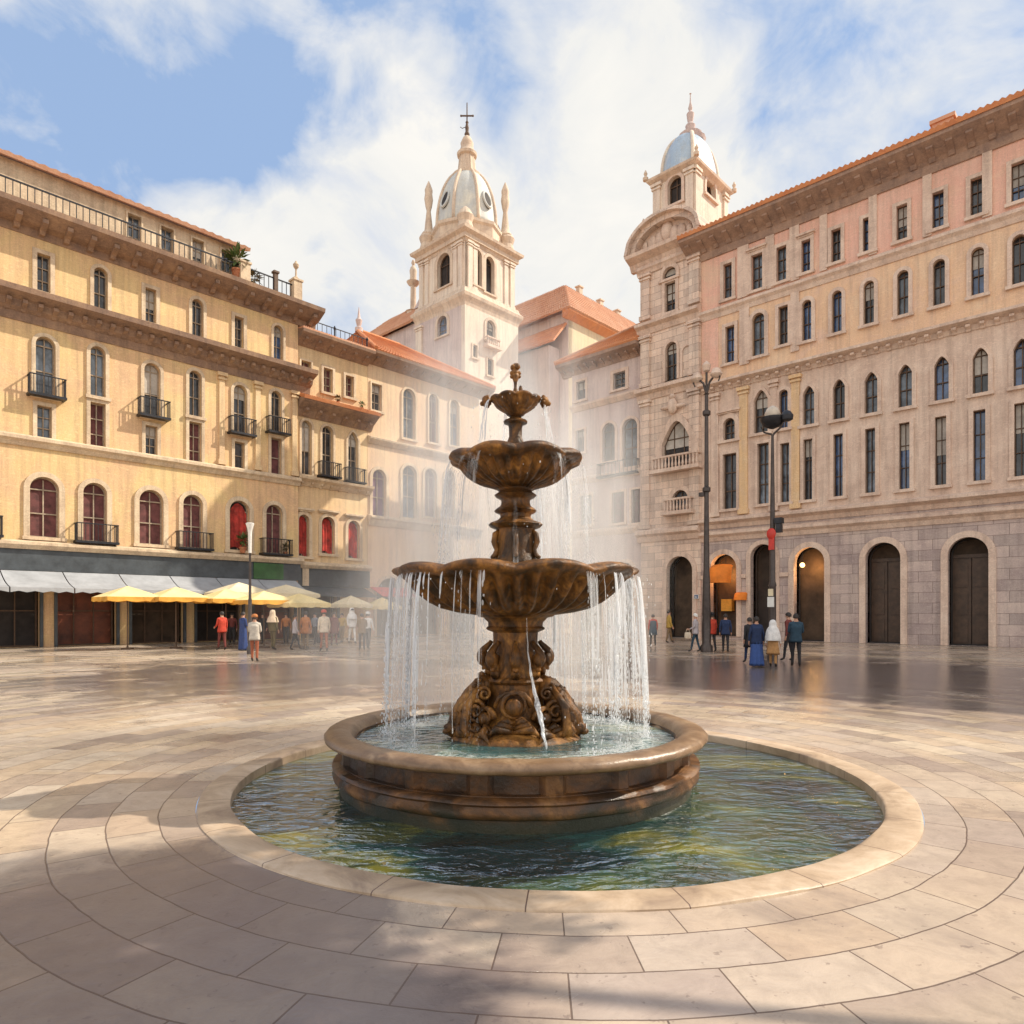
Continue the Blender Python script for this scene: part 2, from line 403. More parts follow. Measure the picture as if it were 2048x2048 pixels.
def rail(face, parent, x0, x1, z0, kind, y=0.0, h=.85, out=.55):
    mb = MB(face.T)
    if kind == 'stone':
        mb.box(x0 - .1, x1 + .1, y - out - .1, y + .05, z0 - .24, z0); mb.box(x0, x1, y - out, y - out + .2, z0 + h - .12, z0 + h)
        n = max(3, int((x1 - x0) / .26))
        for i in range(n + 1):
            xm = x0 + .1 + (x1 - x0 - .2) * i / n
            mb.lathe([(.05, z0), (.085, z0 + .2), (.045, z0 + .5), (.07, z0 + h - .12)], 8, c=(xm, y - out + .1, 0), cap=False)
        for xe in (x0, x1 - .12): mb.box(xe, xe + .12, y - out + .2, y + .02, z0 + h - .1, z0 + h - .01)
        mb.build('balcony', M['trim_r'], parent)
    else:
        mb.box(x0 - .05, x1 + .05, y - out - .04, y + .05, z0 - .12, z0)
        bars = [(x0 + (x1 - x0) * i / 10, y - out) for i in range(11)] + [(xe, y - out + out * k / 4) for xe in (x0, x1) for k in (1, 2, 3)]
        for bx, by in bars: mb.box(bx - .014, bx + .014, by - .014, by + .014, z0, z0 + h)
        mb.box(x0 - .03, x1 + .03, y - out - .03, y - out + .03, z0 + h, z0 + h + .05)
        for xe in (x0, x1): mb.box(xe - .03, xe + .03, y - out + .03, y, z0 + h, z0 + h + .05)
        mb.build('balcony', M['iron'], parent)

def cornice(name, face, parent, x0, x1, prof, mat, brackets=0, bsize=(.16, .5, .3), bz=None, y=0.0):
    """moulding: closed profile of (out, z) swept from x0 to x1, with a row of brackets under it"""
    mb = MB(face.T); mb.prism([(y - o, z) for o, z in prof], x0, x1, 'x')
    if brackets:
        n = max(1, int((x1 - x0) / brackets)); w, d, h = bsize
        for i in range(n):
            xm = x0 + (x1 - x0) * (i + .5) / n
            mb.prism([(y + .02, bz), (y + .02, bz + h), (y - d, bz + h), (y - d, bz + h * .62), (y - d * .45, bz + h * .3), (y - d * .3, bz)], xm - w / 2, xm + w / 2, 'x')
    return mb.build(name, M[mat], parent)
def pilaster(name, face, parent, x0, x1, z0, z1, mat, out=.14, cap=True, y=0.0):
    mb = MB(face.T); mb.box(x0, x1, y - out, y + .05, z0, z1)
    if cap:
        mb.box(x0 - .08, x1 + .08, y - out - .08, y + .03, z1 - .42, z1 - .30); mb.box(x0 - .13, x1 + .13, y - out - .13, y + .03, z1 - .2, z1 - .003)
        mb.box(x0 - .08, x1 + .08, y - out - .08, y + .03, z0 + .003, z0 + .3)
    return mb.build(name, M[mat], parent)
# ------------------------------------------------------------------ LEFT ROW
TH_L = atan2(.725, .688); LA = (-17.1, 40.0, 0)
def dup_row(boxes, step, k):
    """the same bay repeated to the near side (out of the painting's frame)"""
    return [(b[0] - step * i, b[1] - step * i, b[2], b[3]) for b in boxes for i in range(1, k + 1)]

b1 = empty('corner_building', LA, TH_L, 'tall yellow building with two deep brown cornices and a railed roof terrace', 'building')
f1 = Face(b1); X1 = f1.px(596); XN = -15.5
wa = f1.box(468, 487, 634, 697); wb = f1.box(546, 566, 651, 723)
wc = f1.box(466, 494, 770, 868); wc2 = f1.box(468, 489, 884, 938); wd = f1.box(541, 563, 782, 866); wd2 = f1.box(541, 563, 876, 954)
we = f1.box(458, 499, 1001, 1101); wf = f1.box(531, 565, 1009, 1107)
stp = (wb[0] - wa[0]) * 2; h1 = []
kw = dict(trim='trim_l')
def W1(b, **k): h1.append(window(f1, b1, b, **{**kw, **k}))
W1(wa, sur=.18); W1(wb, kind='arch', sur=.14, pane='pane_b')
W1(wc, kind='arch', balcony='iron', pane='pane'); W1(wd, kind='arch', balcony='iron'); W1(wc2, sill=False, mull=(0, 1)); W1(wd2, sill=False, mull=(0, 1), pane='pane_m')
W1(we, kind='arch', sur=.24, pane='dark', curtain='pane_r', mull=(1, 1)); W1(wf, kind='arch', sur=.22, pane='pane_m', balcony='iron', mull=(1, 1))
for i in range(1, 4):
    d = lambda b: (b[0] - stp * i, b[1] - stp * i, b[2], b[3])
    W1(d(wa), sur=.18); W1(d(wb), kind='arch'); W1(d(wc), kind='arch', balcony='iron'); W1(d(wd), kind='arch'); W1(d(wc2), sill=False); W1(d(wd2), sill=False, pane='pane_m')
    W1(d(we), kind='arch', sur=.24, pane='pane_m'); W1(d(wf), kind='arch', sur=.22, pane='pane_m', balcony='iron')
shop = [(XN + .6 + 3.4 * i, XN + 3.3 + 3.4 * i, .02, 3.55) for i in range(6)]
for i_, s in enumerate(shop): h1.append(window(f1, b1, s, trim='shop_b', pane=('dark_w', 'dark', 'shop_r')[i_ % 3], sur=.12, sill=False, mull=(2, 1), depth=1.2, name='shop_window', frame='wood'))
ZT = 20.2
wall_obj('wall', f1, [(XN, 0), (X1, 0), (X1, ZT + .6), (XN, ZT + .6)], h1, M['yellow'], b1, back=9)
cornice('eave', f1, b1, XN, X1 + 1.2, [(-.3, ZT - .2), (.05, ZT - .2), (.12, ZT + .15), (.55, ZT + .25), (1.25, ZT + .62), (1.3, ZT + .85), (.2, ZT + 1.0), (-.3, ZT + 1.0)], 'eave_l', 1.0, (.24, 1.0, .5), ZT - .08)
cornice('upper_cornice', f1, b1, XN, X1 + .8, [(-.2, 15.75), (.06, 15.75), (.14, 16.15), (.40, 16.3), (.5, 16.6), (1.1, 16.8), (1.15, 17.05), (.1, 17.25), (-.2, 17.25)], 'eave_l', .62, (.2, .75, .42), 16.15)
cornice('string_course', f1, b1, XN, X1 + .1, [(-.2, 9.75), (.08, 9.75), (.18, 9.95), (.3, 10.05), (.3, 10.2), (.05, 10.32), (-.2, 10.32)], 'trim_l')
cornice('shop_cornice', f1, b1, XN, X1 + .1, [(-.2, 4.75), (.45, 4.75), (.62, 4.95), (.62, 5.08), (.1, 5.2), (-.2, 5.2)], 'trim_l')
for k, xx in enumerate((f1.px(443), f1.px(515), f1.px(588))): pilaster('pilaster', f1, b1, xx - .16, xx + .16, 10.35, 15.72, 'yellow2', .1)
mb = MB(); mb.box(XN, X1 - .02, -.35, .06, 3.72, 4.745); mb.build('fascia', M['shop_b'], b1)
gx = f1.px(507, .36), f1.px(566, .36); mb = MB(); mb.box(gx[0], gx[1], -.42, -.352, 3.74, 4.70); mb.build('signboard', M['green'], b1)
mb = MB(); a0, a1 = XN, X1 - .3
for i in range(8):                                   # awning cloth in eight panels, a little sagged
    q0 = a0 + (a1 - a0) * i / 8; q1 = a0 + (a1 - a0) * (i + 1) / 8 - .05; vs = []
    for j in range(7):
        u = j / 6; vs += [(q0, -.36 - 2.1 * u, 3.70 - .85 * u - .12 * sin(pi * u)), (q1, -.36 - 2.1 * u, 3.70 - .85 * u - .12 * sin(pi * u))]
    mb.add(vs, [(2 * j, 2 * j + 1, 2 * j + 3, 2 * j + 2) for j in range(6)]); mb.add([(p[0], p[1], p[2] - .03) for p in vs], [(2 * j, 2 * j + 2, 2 * j + 3, 2 * j + 1) for j in range(6)])
    nn = 8
    vv = []
    for k in range(nn + 1): vv += [(q0 + (q1 - q0) * k / nn, -2.47, 2.85), (q0 + (q1 - q0) * k / nn, -2.48, 2.62 + .07 * abs(sin(pi * k / 2)))]
    mb.add(vv, [(2 * k, 2 * k + 1, 2 * k + 3, 2 * k + 2) for k in range(nn)])
mb.build('awning', M['awn_g'], b1)
# roof terrace: floor, railing, posts, penthouse
TZ = ZT + 1.0; mb = MB(); mb.box(XN, X1 - .01, .3, 8.9, ZT + .61, TZ); mb.build('roof_deck', M['trim_l'], b1)
mb = MB(); r0, r1, ro = XN, f1.px(590, .1), .1
for i in range(70):
    xb = r0 + (r1 - r0) * i / 69; mb.box(xb - .018, xb + .018, -ro - .018, -ro + .018, TZ - .1, TZ + 1.15)
mb.box(r0, r1, -ro - .035, -ro + .035, TZ + 1.15, TZ + 1.22); mb.box(r0, r1, -ro - .03, -ro + .03, TZ + .1, TZ + .15); mb.build('railing', M['iron'], b1)
for px_, w, h, mat in ((551, .12, 1.5, 'wood'), (592, .28, 1.45, 'trim_l'), (487, .3, 1.3, 'trim_l')):
    xx = f1.px(px_, .1); mb = MB(); mb.box(xx - w, xx + w, -ro - w, -ro + w, TZ - .15, TZ + h); mb.box(xx - w - .06, xx + w + .06, -ro - w - .06, -ro + w + .06, TZ + h + .002, TZ + h + .12)
    if px_ == 592: mb.lathe([(.12, 0), (.16, .15), (.06, .3), (.05, .7), (.16, .85), (.19, 1.0), (.1, 1.12), (.03, 1.25)], 12, c=(xx, -ro, TZ + h + .1))
    mb.build('terrace_pillar', M[mat], b1)
xp = f1.px(481, -.8); pw = [window(f1, b1, (xp - 1.2 - 1.7 * i, xp - .5 - 1.7 * i, TZ + .5, TZ + 2.2), y=.8, trim='trim_l', sur=.08, sill=False) for i in range(4)]
wall_obj('penthouse', f1, [(XN, TZ), (xp, TZ), (xp, TZ + 2.6), (XN, TZ + 2.6)], pw, M['trim_l'], b1, y=.8, back=4)
mb = MB(); mb.roof((XN, .3, TZ + 2.62), (xp + .4, .3, TZ + 2.62), (xp + .4, 3.2, TZ + 3.7), (XN, 3.2, TZ + 3.7), 36, 10); mb.build('roof', M['tile_p'], b1)

def potted(loc, s, label, cat='plant', leafm='leaf', n=70, group=None, pot=True):
    r = empty('potted_plant', loc, random.random() * 6, label, cat, group)
    if pot:
        p = MB(); p.lathe([(.16 * s, 0), (.24 * s, .36 * s), (.27 * s, .36 * s), (.27 * s, .44 * s), (.22 * s, .44 * s), (.2 * s, .40 * s)], 16); p.build('pot', M['terra'], r, True, 40)
    q = MB(); c = Vector((0, 0, .95 * s if pot else .45 * s))
    for i in range(n):
        d = Vector((random.gauss(0, 1), random.gauss(0, 1), random.gauss(.25, .8))).normalized(); p0 = c + d * random.uniform(.1, .3) * s; L = random.uniform(.25, .5) * s
        t = (d + Vector((0, 0, -.35))).normalized(); w = d.cross(Vector((0, 0, 1)))
        w = (w.normalized() if w.length > .01 else Vector((1, 0, 0))) * .09 * s
        q.add([p0, p0 + d * L * .5 + w, p0 + d * L * .8 + t * L * .3, p0 + d * L * .5 - w], [(0, 1, 2, 3)])
    for i in range(5):
        a = 2 * pi * i / 5; q.tube([(0, 0, .38 * s if pot else 0), (.05 * s * cos(a), .05 * s * sin(a), .6 * s), (.2 * s * cos(a), .2 * s * sin(a), 1.0 * s)], [.025 * s, .02 * s, .008 * s], 5)
    q.build('foliage', M[leafm], r); return r
def on1(x, o, z): return tuple(f1.W @ Vector((f1.px(x, o), -o, z)))
potted(on1(474, .0, TZ + .35), 1.25, 'bushy green plant standing tallest on the roof terrace of the yellow building')
potted(on1(505, -.3, TZ), .95, 'small dark plant beside the taller one on the roof terrace', leafm='leaf_d')
tag(potted(tuple(f1.W @ Vector(((we[0] + we[1]) / 2, -.45, 5.22)), ), .8, 'leafy plant in a pot below the red curtained arch above the shops', leafm='leaf'))
potted(tuple(f1.W @ Vector(((wf[0] + wf[1]) / 2 + .55, -.40, 5.22))), .55, 'little potted shrub beside the iron balcony of the maroon arch', leafm='leaf_d')

# middle building of the row
I2 = .35
b2 = empty('terrace_house', tuple(f1.W @ Vector((X1 + .02, I2, 0))), TH_L, 'narrow yellow house with a red tiled balcony ledge in the middle of the left row', 'building')
f2 = Face(b2); X2 = f2.px(735); h2 = []
def W2(p, **k): h2.append(window(f2, b2, f2.box(*p), **{**kw, **k}))
W2((601, 622, 722, 746), sur=.1, mull=(1, 0), pane='pane_m'); W2((646, 665, 737, 786), pane='pane_m'); W2((690, 707, 752, 795), pane='pane_m')
W2((602, 623, 841, 950), kind='arch', sur=.14); W2((643, 666, 852, 953), kind='arch', sur=.14, balcony='iron'); W2((695, 716, 864, 964), kind='point', sur=.14, balcony='iron')
W2((596, 618, 1029, 1113), kind='arch', sur=.2, hood=True, pane='pane_m', curtain='pane_r'); W2((642, 669, 1033, 1108), kind='arch', sur=.2, hood=True, pane='pane_m', curtain='pane_r'); W2((695, 719, 1041, 1117), kind='arch', sur=.2, hood=True, pane='pane_m', curtain='pane_r')
h2 += [window(f2, b2, (.5 + 3.3 * i, 3.1 + 3.3 * i, .02, 3.3), trim='shop_b', pane='dark_w', sur=.12, sill=False, mull=(2, 1), depth=1.2, name='shop_window', frame='wood') for i in range(int(X2 / 3.3))]
Z2 = f2.pix(680, 713)[1]
wall_obj('wall', f2, [(0, 0), (X2, 0), (X2, Z2 + .5), (0, Z2 + .5)], h2, M['yellow2'], b2, back=9)
cornice('eave', f2, b2, .0, X2, [(-.2, Z2 - .1), (.05, Z2 - .1), (.3, Z2 + .1), (1.0, Z2 + .5), (1.05, Z2 + .68), (.1, Z2 + .85), (-.2, Z2 + .85)], 'eave_l', .8, (.2, .7, .4), Z2 - .05)
zb = f2.pix(690, 826)[1]
cornice('balcony_ledge', f2, b2, .0, X2 + .3, [(-.2, zb - .9), (.06, zb - .9), (.35, zb - .5), (1.0, zb - .1), (1.05, zb + .05), (.05, zb + .22), (-.2, zb + .22)], 'eave_l', .9, (.2, .7, .4), zb - .85)
mb = MB(); mb.roof((0, -1.15, zb + .12), (X2 + .35, -1.15, zb + .12), (X2 + .35, .04, zb + .55), (0, .04, zb + .55), 34, 4); mb.build('ledge_tiles', M['tile'], b2)
zs = f2.pix(660, 966)[1]
cornice('string_course', f2, b2, -.0, X2 + .2, [(-.2, zs - .45), (.08, zs - .45), (.3, zs - .2), (.55, zs - .05), (.6, zs + .1), (.05, zs + .22), (-.2, zs + .22)], 'trim_l', .7, (.14, .3, .3), zs - .5)
cornice('shop_cornice', f2, b2, 0, X2, [(-.2, 4.55), (.45, 4.55), (.62, 4.75), (.62, 4.88), (.1, 5.0), (-.2, 5.0)], 'trim_l')
mb = MB(); mb.box(0.02, X2 - .02, -.3, .06, 3.4, 4.545); mb.build('fascia', M['shop_b'], b2)
mb = MB(); xq = f2.px(592, .3); mb.box(.3, .75, -.36, -.302, 3.42, 4.54); mb.build('shop_pilaster', M['trim_l'], b2)
mb = MB(); mb.add([(.1, -.31, 3.38), (X2 - .5, -.31, 3.38), (X2 - .5, -2.0, 2.75), (.1, -2.0, 2.75), (.1, -.31, 3.34), (X2 - .5, -.31, 3.34), (X2 - .5, -2.0, 2.71), (.1, -2.0, 2.71)], [(0, 3, 2, 1), (4, 5, 6, 7), (0, 1, 5, 4), (1, 2, 6, 5), (2, 3, 7, 6), (3, 0, 4, 7)]); mb.build('awning', M['shop_b'], b2)
mb = MB(); mb.roof((0, -1.0, Z2 + .74), (X2, -1.0, Z2 + .74), (X2, 4, Z2 + 1.3), (0, 4, Z2 + 1.3), 36, 8); mb.build('roof', M['tile_p'], b2)
mb = MB(); rz = Z2 + .95
for i in range(16): mb.box(.3 + .35 * i - .015, .3 + .35 * i + .015, .2, .23, rz - .2, rz + .9)
mb.box(.2, 5.7, .19, .24, rz + .9, rz + .95)
for xx in (.3, 3.0, 5.6): mb.lathe([(.04, 0), (.05, 1.0), (.09, 1.15), (.02, 1.3)], 8, c=(xx, .22, rz - .2))
mb.build('roof_railing', M['iron'], b2)
for px_, lb in ((676, 'pot of red flowers on the tiled ledge under the two small attic windows'), (724, 'pale leafy pot at the far end of the tiled balcony ledge')):
    potted(tuple(f2.W @ Vector((f2.px(px_, .5), -.5, zb + .30))), .42, lb, leafm='leaf_d' if px_ < 700 else 'leaf')

# far building with the orange roof
b3 = empty('tiled_house', tuple(f2.W @ Vector((X2 + .02, 0, 0))), TH_L, 'peach house with a bright orange tiled roof below the left bell tower', 'building')
f3 = Face(b3); X3 = f3.px(958); h3 = []
def W3(p, **k): h3.append(window(f3, b3, f3.box(*p), **{**kw, **k}))
W3((742, 763, 768, 822), pane='pane', sur=.1); W3((805, 830, 778, 878), kind='arch', sur=.15, balcony=None); W3((857, 876, 788, 886), kind='arch', sur=.14, pane='pane_m'); W3((899, 918, 800, 892), kind='arch', sur=.14, pane='pane_b')
W3((744, 772, 939, 1033), kind='arch', sur=.22, pane='pane_p', hood=False); W3((804, 833, 931, 1036), kind='arch', sur=.2); W3((848, 873, 937, 1034), kind='arch', sur=.18, pane='pane_m'); W3((889, 909, 942, 1034), kind='arch', sur=.16, pane='pane_m')
h3 += [window(f3, b3, (.7 + 3.4 * i, 3.2 + 3.4 * i, .02, 4.2), kind='arch', trim='trim_l', pane='dark_w', sur=.2, sill=False, mull=(1, 1), depth=1.0, name='shop_window', frame='wood') for i in range(int(X3 / 3.4))]
Z3 = f3.pix(850, 760)[1]
wall_obj('wall', f3, [(0, 0), (X3, 0), (X3, Z3 + .4), (0, Z3 + .4)], h3, M['peach'], b3, back=9)
cornice('eave', f3, b3, .0, X3 + .9, [(-.2, Z3 - .1), (.05, Z3 - .1), (.3, Z3 + .1), (.95, Z3 + .45), (1.0, Z3 + .62), (.1, Z3 + .8), (-.2, Z3 + .8)], 'eave_l', .8, (.2, .7, .4), Z3 - .05)
mb = MB(); e = (0, -1.0, Z3 + .62), (X3 + .9, -1.0, Z3 + .62)
mb.roof(e[0], e[1], (X3 - 4.6, 4.5, Z3 + 4.0), (2.2, 4.5, Z3 + 4.0), 46, 14, .09)
mb.roof((X3 + .9, -1.0, Z3 + .62), (X3 + .9, 9.5, Z3 + .62), (X3 - 4.6, 4.6, Z3 + 4.0), (X3 - 4.6, 4.5, Z3 + 4.0), 40, 12, .09)
mb.roof((0, 9.5, Z3 + .62), (0, -1.0, Z3 + .62), (2.2, 4.5, Z3 + 4.0), (2.2, 4.6, Z3 + 4.0), 40, 12, .09)
mb.build('roof', M['tile'], b3)
mb = MB(); mb.tube([(2.2, 4.5, Z3 + 4.15), (X3 - 4.6, 4.5, Z3 + 4.15)], .16, 8); mb.tube([(2.2, 4.5, Z3 + 4.12), (0, -1.0, Z3 + .75)], .14, 8); mb.tube([(X3 - 4.6, 4.5, Z3 + 4.12), (X3 + .9, -1.0, Z3 + .75)], .14, 8); mb.build('ridge_tiles', M['tile'], b3)
mb = MB(); mb.lathe([(.3, 0), (.3, .3), (.15, .4), (.22, .7), (.26, .9), (.12, 1.1), (.06, 1.6), (.02, 1.9)], 12, c=(2.3, 4.5, Z3 + 4.05)); mb.build('roof_finial', M['mauve'], b3, True, 40)
zs = f3.pix(820, 896)[1]
cornice('string_course', f3, b3, 0, X3 + .1, [(-.2, zs - .3), (.08, zs - .3), (.35, zs), (.38, zs + .12), (.05, zs + .25), (-.2, zs + .25)], 'trim_l')
zs = f3.pix(820, 1046)[1]
cornice('string_course', f3, b3, 0, X3 + .1, [(-.2, zs - .5), (.1, zs - .5), (.3, zs - .1), (.5, zs), (.5, zs + .12), (.05, zs + .25), (-.2, zs + .25)], 'trim_l')
mb = MB(); mb.add([(0.2, -.05, 3.5), (3.2, -.05, 3.5), (3.2, -1.5, 2.85), (.2, -1.5, 2.85), (0.2, -.05, 3.45), (3.2, -.05, 3.45), (3.2, -1.5, 2.8), (.2, -1.5, 2.8)], [(0, 3, 2, 1), (4, 5, 6, 7), (0, 1, 5, 4), (1, 2, 6, 5), (2, 3, 7, 6), (3, 0, 4, 7)]); mb.build('awning', M['awn_r'], b3)

# ------------------------------------------------------------------ CHURCH WITH THE BELL TOWER
TC = at(930, HY, 66.0); TC.z = 0
ch = empty('church', tuple(TC), TH_L, 'pale church with a square bell tower under a ribbed grey dome and a cross', 'church')
fr_ = Face(ch); TL = Matrix.Translation((0, 7.0, 0)) @ Matrix.Rotation(-pi / 2, 4, 'Z'); fl_ = Face(ch, TL)
zt = lambda y, Y=66.0: EYE + (HY - y) * Y / F
W_ = 7.0; zb0, zb1, zb2, zb3 = zt(603), zt(577), zt(481), zt(452)
tw = dict(trim='tower_trim', frame='wood')
hb_r = [window(fr_, ch, fr_.box(947, 963, 500, 572), kind='arch', sur=.28, pane='dark', mull=(0, 1), depth=.7, **tw), window(fr_, ch, fr_.box(971, 988, 514, 588), kind='arch', sur=.28, pane='dark', mull=(0, 1), depth=.7, **tw)]
hb_l = [window(fl_, ch, fl_.box(875, 901, 507, 574), kind='arch', sur=.4, pane='dark', mull=(1, 1), depth=.7, **tw)]
wall_obj('belfry_wall', fr_, [(0, zb1 - .2), (W_, zb1 - .2), (W_, zb3), (0, zb3)], hb_r, M['tower'], ch, depth=.7, back=.9)
mb = MB(); mb.box(.92, 6.98, .92, 6.98, zb1 - .2, zb3 - .02); mb.box(6.1, 6.99, .905, 6.99, zb1 - .2, zb3 - .01); mb.build('belfry_core', M['tower'], ch)
ll = [(0.0, zb1 - .2), (W_ - .0, zb1 - .2), (W_ - .0, zb3), (0.0, zb3)]
wall_obj('belfry_wall', Face(ch, Matrix.Translation((-.012, 7.0, 0)) @ Matrix.Rotation(-pi / 2, 4, 'Z')), ll, hb_l, M['tower'], ch, depth=.7, back=.9)
for fa, y_ in ((fr_, 0.0), (fl_, 0.0)):
    for xx in (.55, 1.35 if fa is fl_ else 1.3, W_ - 1.35, W_ - .55): pilaster('pilaster', fa, ch, xx - .28, xx + .28, zb1, zb2 + .1, 'tower', .2 if abs(xx - 3.5) > 2.5 else .12)
def sq_ring(name, prof, mat, half0=0.0, w=7.0):
    """cornice round all four sides of the square tower: profile of (out,z), mitred"""
    m = MB(); n = len(prof); vs = []
    for o, z in prof: vs += [(-o, -o, z), (w + o, -o, z), (w + o, w + o, z), (-o, w + o, z)]
    fs = [(k * 4 + i, k * 4 + (i + 1) % 4, k * 4 + 4 + (i + 1) % 4, k * 4 + 4 + i) for k in range(n - 1) for i in range(4)]
    m.add(vs, fs + [(3, 2, 1, 0), tuple((n - 1) * 4 + i for i in range(4))]); return m.build(name, M[mat], ch)
sq_ring('upper_cornice', [(.05, zb2), (.15, zb2 + .25), (.3, zb2 + .3), (.3, zb2 + .7), (.65, zb2 + .95), (.7, zb2 + 1.2), (.2, zb2 + 1.4)], 'tower_trim')
sq_ring('middle_cornice', [(.25, zb0 - .4), (.32, zb0 - .1), (.42, zb0 + .1), (.6, zb0 + .4), (.66, zb0 + .7), (.4, zb0 + .95), (.25, zb1 + .1), (.05, zb1 + .12)], 'tower_trim')
# lower body
BB = .25
fr2 = Face(ch, Matrix.Translation((-BB, -BB, 0))); fl2 = Face(ch, Matrix.Translation((-BB - .012, 30, 0)) @ Matrix.Rotation(-pi / 2, 4, 'Z'))
lo_r = [window(fr2, ch, fr2.box(972, 990, 641, 684), kind='arch', sur=.25, pane='pane', depth=.5, **tw), window(fr2, ch, fr2.box(945, 954, 690, 716), sur=.12, pane='dark', mull=(0, 0), **tw), window(fr2, ch, fr2.box(974, 986, 718, 752), sur=.12, pane='pane', mull=(1, 1), **tw)]
wall_obj('tower_wall', fr2, [(0, 0), (W_ + .5, 0), (W_ + .5, zb0), (0, zb0)], lo_r, M['tower'], ch, depth=.5, back=.9)
mb = MB(); mb.box(.75, W_ + .24, .67, W_ + .2, 0, zb0 - .02); mb.build('tower_core', M['tower'], ch)
rail(fr2, ch, fr2.px(968), fr2.px(994), fr2.pix(980, 694)[1], 'stone', h=.8)
lo_l = [window(fl2, ch, fl2.box(875, 895, 632, 672), kind='arch', sur=.3, pane='pane_b', depth=.5, **tw)]
xw0 = fl2.px(694)
wall_obj('nave_wall', fl2, [(xw0, 0), (30 - BB, 0), (30 - BB, zb0 - .01), (xw0, zb0 - .01)], lo_l, M['mauve'], ch, depth=.5, back=.8)
for xx in (fl2.px(840),): pilaster('pilaster', fl2, ch, xx - .45, xx + .45, 18, zb0 - .7, 'tower', .22)
# nave roof beyond the tower, sloping down to the left
mb = MB(fl2.T); zr = zb0
mb.roof((xw0 - .6, -.6, zr), (22.6, -.6, zr), (22.6, 3, zr + 3.7), (xw0 + 4, 3, zr + 3.7), 44, 8, .1); mb.roof((xw0 - .6, 9, zr), (xw0 - .6, -.6, zr), (xw0 + 4, 3, zr + 3.7), (xw0 + 4, 5, zr + 3.7), 24, 8, .1); mb.box(xw0, 22.0, .82, 8.5, 0, zr - .1); mb.box(xw0 + 3.8, 22.2, 3.05, 8, zr - .1, zr + 3.6); mb.build('nave_roof', M['tile_p'], ch)
# pyramid and statue column on the nave
c0 = fl2.T @ Vector((fl2.px(817), 3.4, 0)); zpb = zt(612, 74)
mb = MB(); hs = 1.5; zq = zb0 + 2.8
mb.add([(c0.x - hs, c0.y - hs, zq), (c0.x + hs, c0.y - hs, zq), (c0.x + hs, c0.y + hs, zq), (c0.x - hs, c0.y + hs, zq)] + [(c0.x + a * .35, c0.y + b * .35, zq + 3.3) for a, b in ((-1, -1), (1, -1), (1, 1), (-1, 1))] + [(c0.x, c0.y, zq + 5.2)],
       [(0, 1, 5, 4), (1, 2, 6, 5), (2, 3, 7, 6), (3, 0, 4, 7), (4, 5, 8), (5, 6, 8), (6, 7, 8), (7, 4, 8)])
mb.lathe([(.1, 5.0), (.06, 6.6), (.2, 6.8), (.06, 7.1), (.04, 7.9), (.16, 8.1), (.14, 8.5), (.02, 8.9)], 8, c=(c0.x, c0.y, zq)); mb.build('pinnacle_roof', M['mauve'], ch)
c1 = fl2.T @ Vector((fl2.px(788), 2.6, 0)); mb = MB()
mb.lathe([(.7, zq - 1.6), (.75, zq + .1), (.9, zq + .2), (.4, zq + .4), (.33, zq + .6), (.3, zq + 3.0), (.55, zq + 3.2), (.75, zq + 3.5), (.4, zq + 3.6), (.35, zq + 4.2), (.42, zq + 4.7), (.3, zq + 5.1), (.12, zq + 5.3), (.22, zq + 5.6), (.14, zq + 5.85), (.03, zq + 6.0)], 12, c=(c1.x, c1.y, 0)); mb.build('statue_column', M['tower_trim'], ch, True, 40)
# attic, dome, lantern, cross
cx = cy = 3.5; mb = MB()
mb.lathe([(3.75, zb2 + 1.3), (3.75, zb2 + 2.6), (3.95, zb2 + 2.8), (3.95, zb2 + 3.1), (3.4, zb2 + 3.3)], 8, c=(cx, cy, 0)); 
for a in range(4):
    th = pi / 4 + a * pi / 2; mb.lathe([(.75, zb2 + 1.3), (.8, zb2 + 1.7), (.65, zb2 + 2.2), (.85, zb2 + 2.8), (.5, zb2 + 3.4), (.2, zb2 + 3.7)], 14, c=(cx + 4.1 * cos(th), cy + 4.1 * sin(th), 0))
mb.build('drum', M['tower_trim'], ch)
zd = zb2 + 3.2; zd1 = zt(355, 70.9); HD = zd1 - zd
prof = [(3.3 * (cos(u * 1.18) ** .9 if u else 1), zd + HD * sin(u * 1.18) / sin(1.18)) for u in [i / 14 for i in range(15)]]
def ribs(a, r, z, k):
    c = abs(sin(4 * (a + pi / 8))) ; return (r * (1.0 - .045 * (1 - (1 - c) ** 8) ) , z)
mb = MB(); mb.lathe(prof, 96, ribs, (cx, cy, 0)); dm = mb.build('dome', M['dome'], ch, True)
for a in range(8):
    th = pi / 8 + a * pi / 4; mb = MB(); mb.tube([(cx + r * .985 * cos(th), cy + r * .985 * sin(th), z) for r, z in prof], .17, 8); mb.build('rib', M['tower_trim'], dm, True)
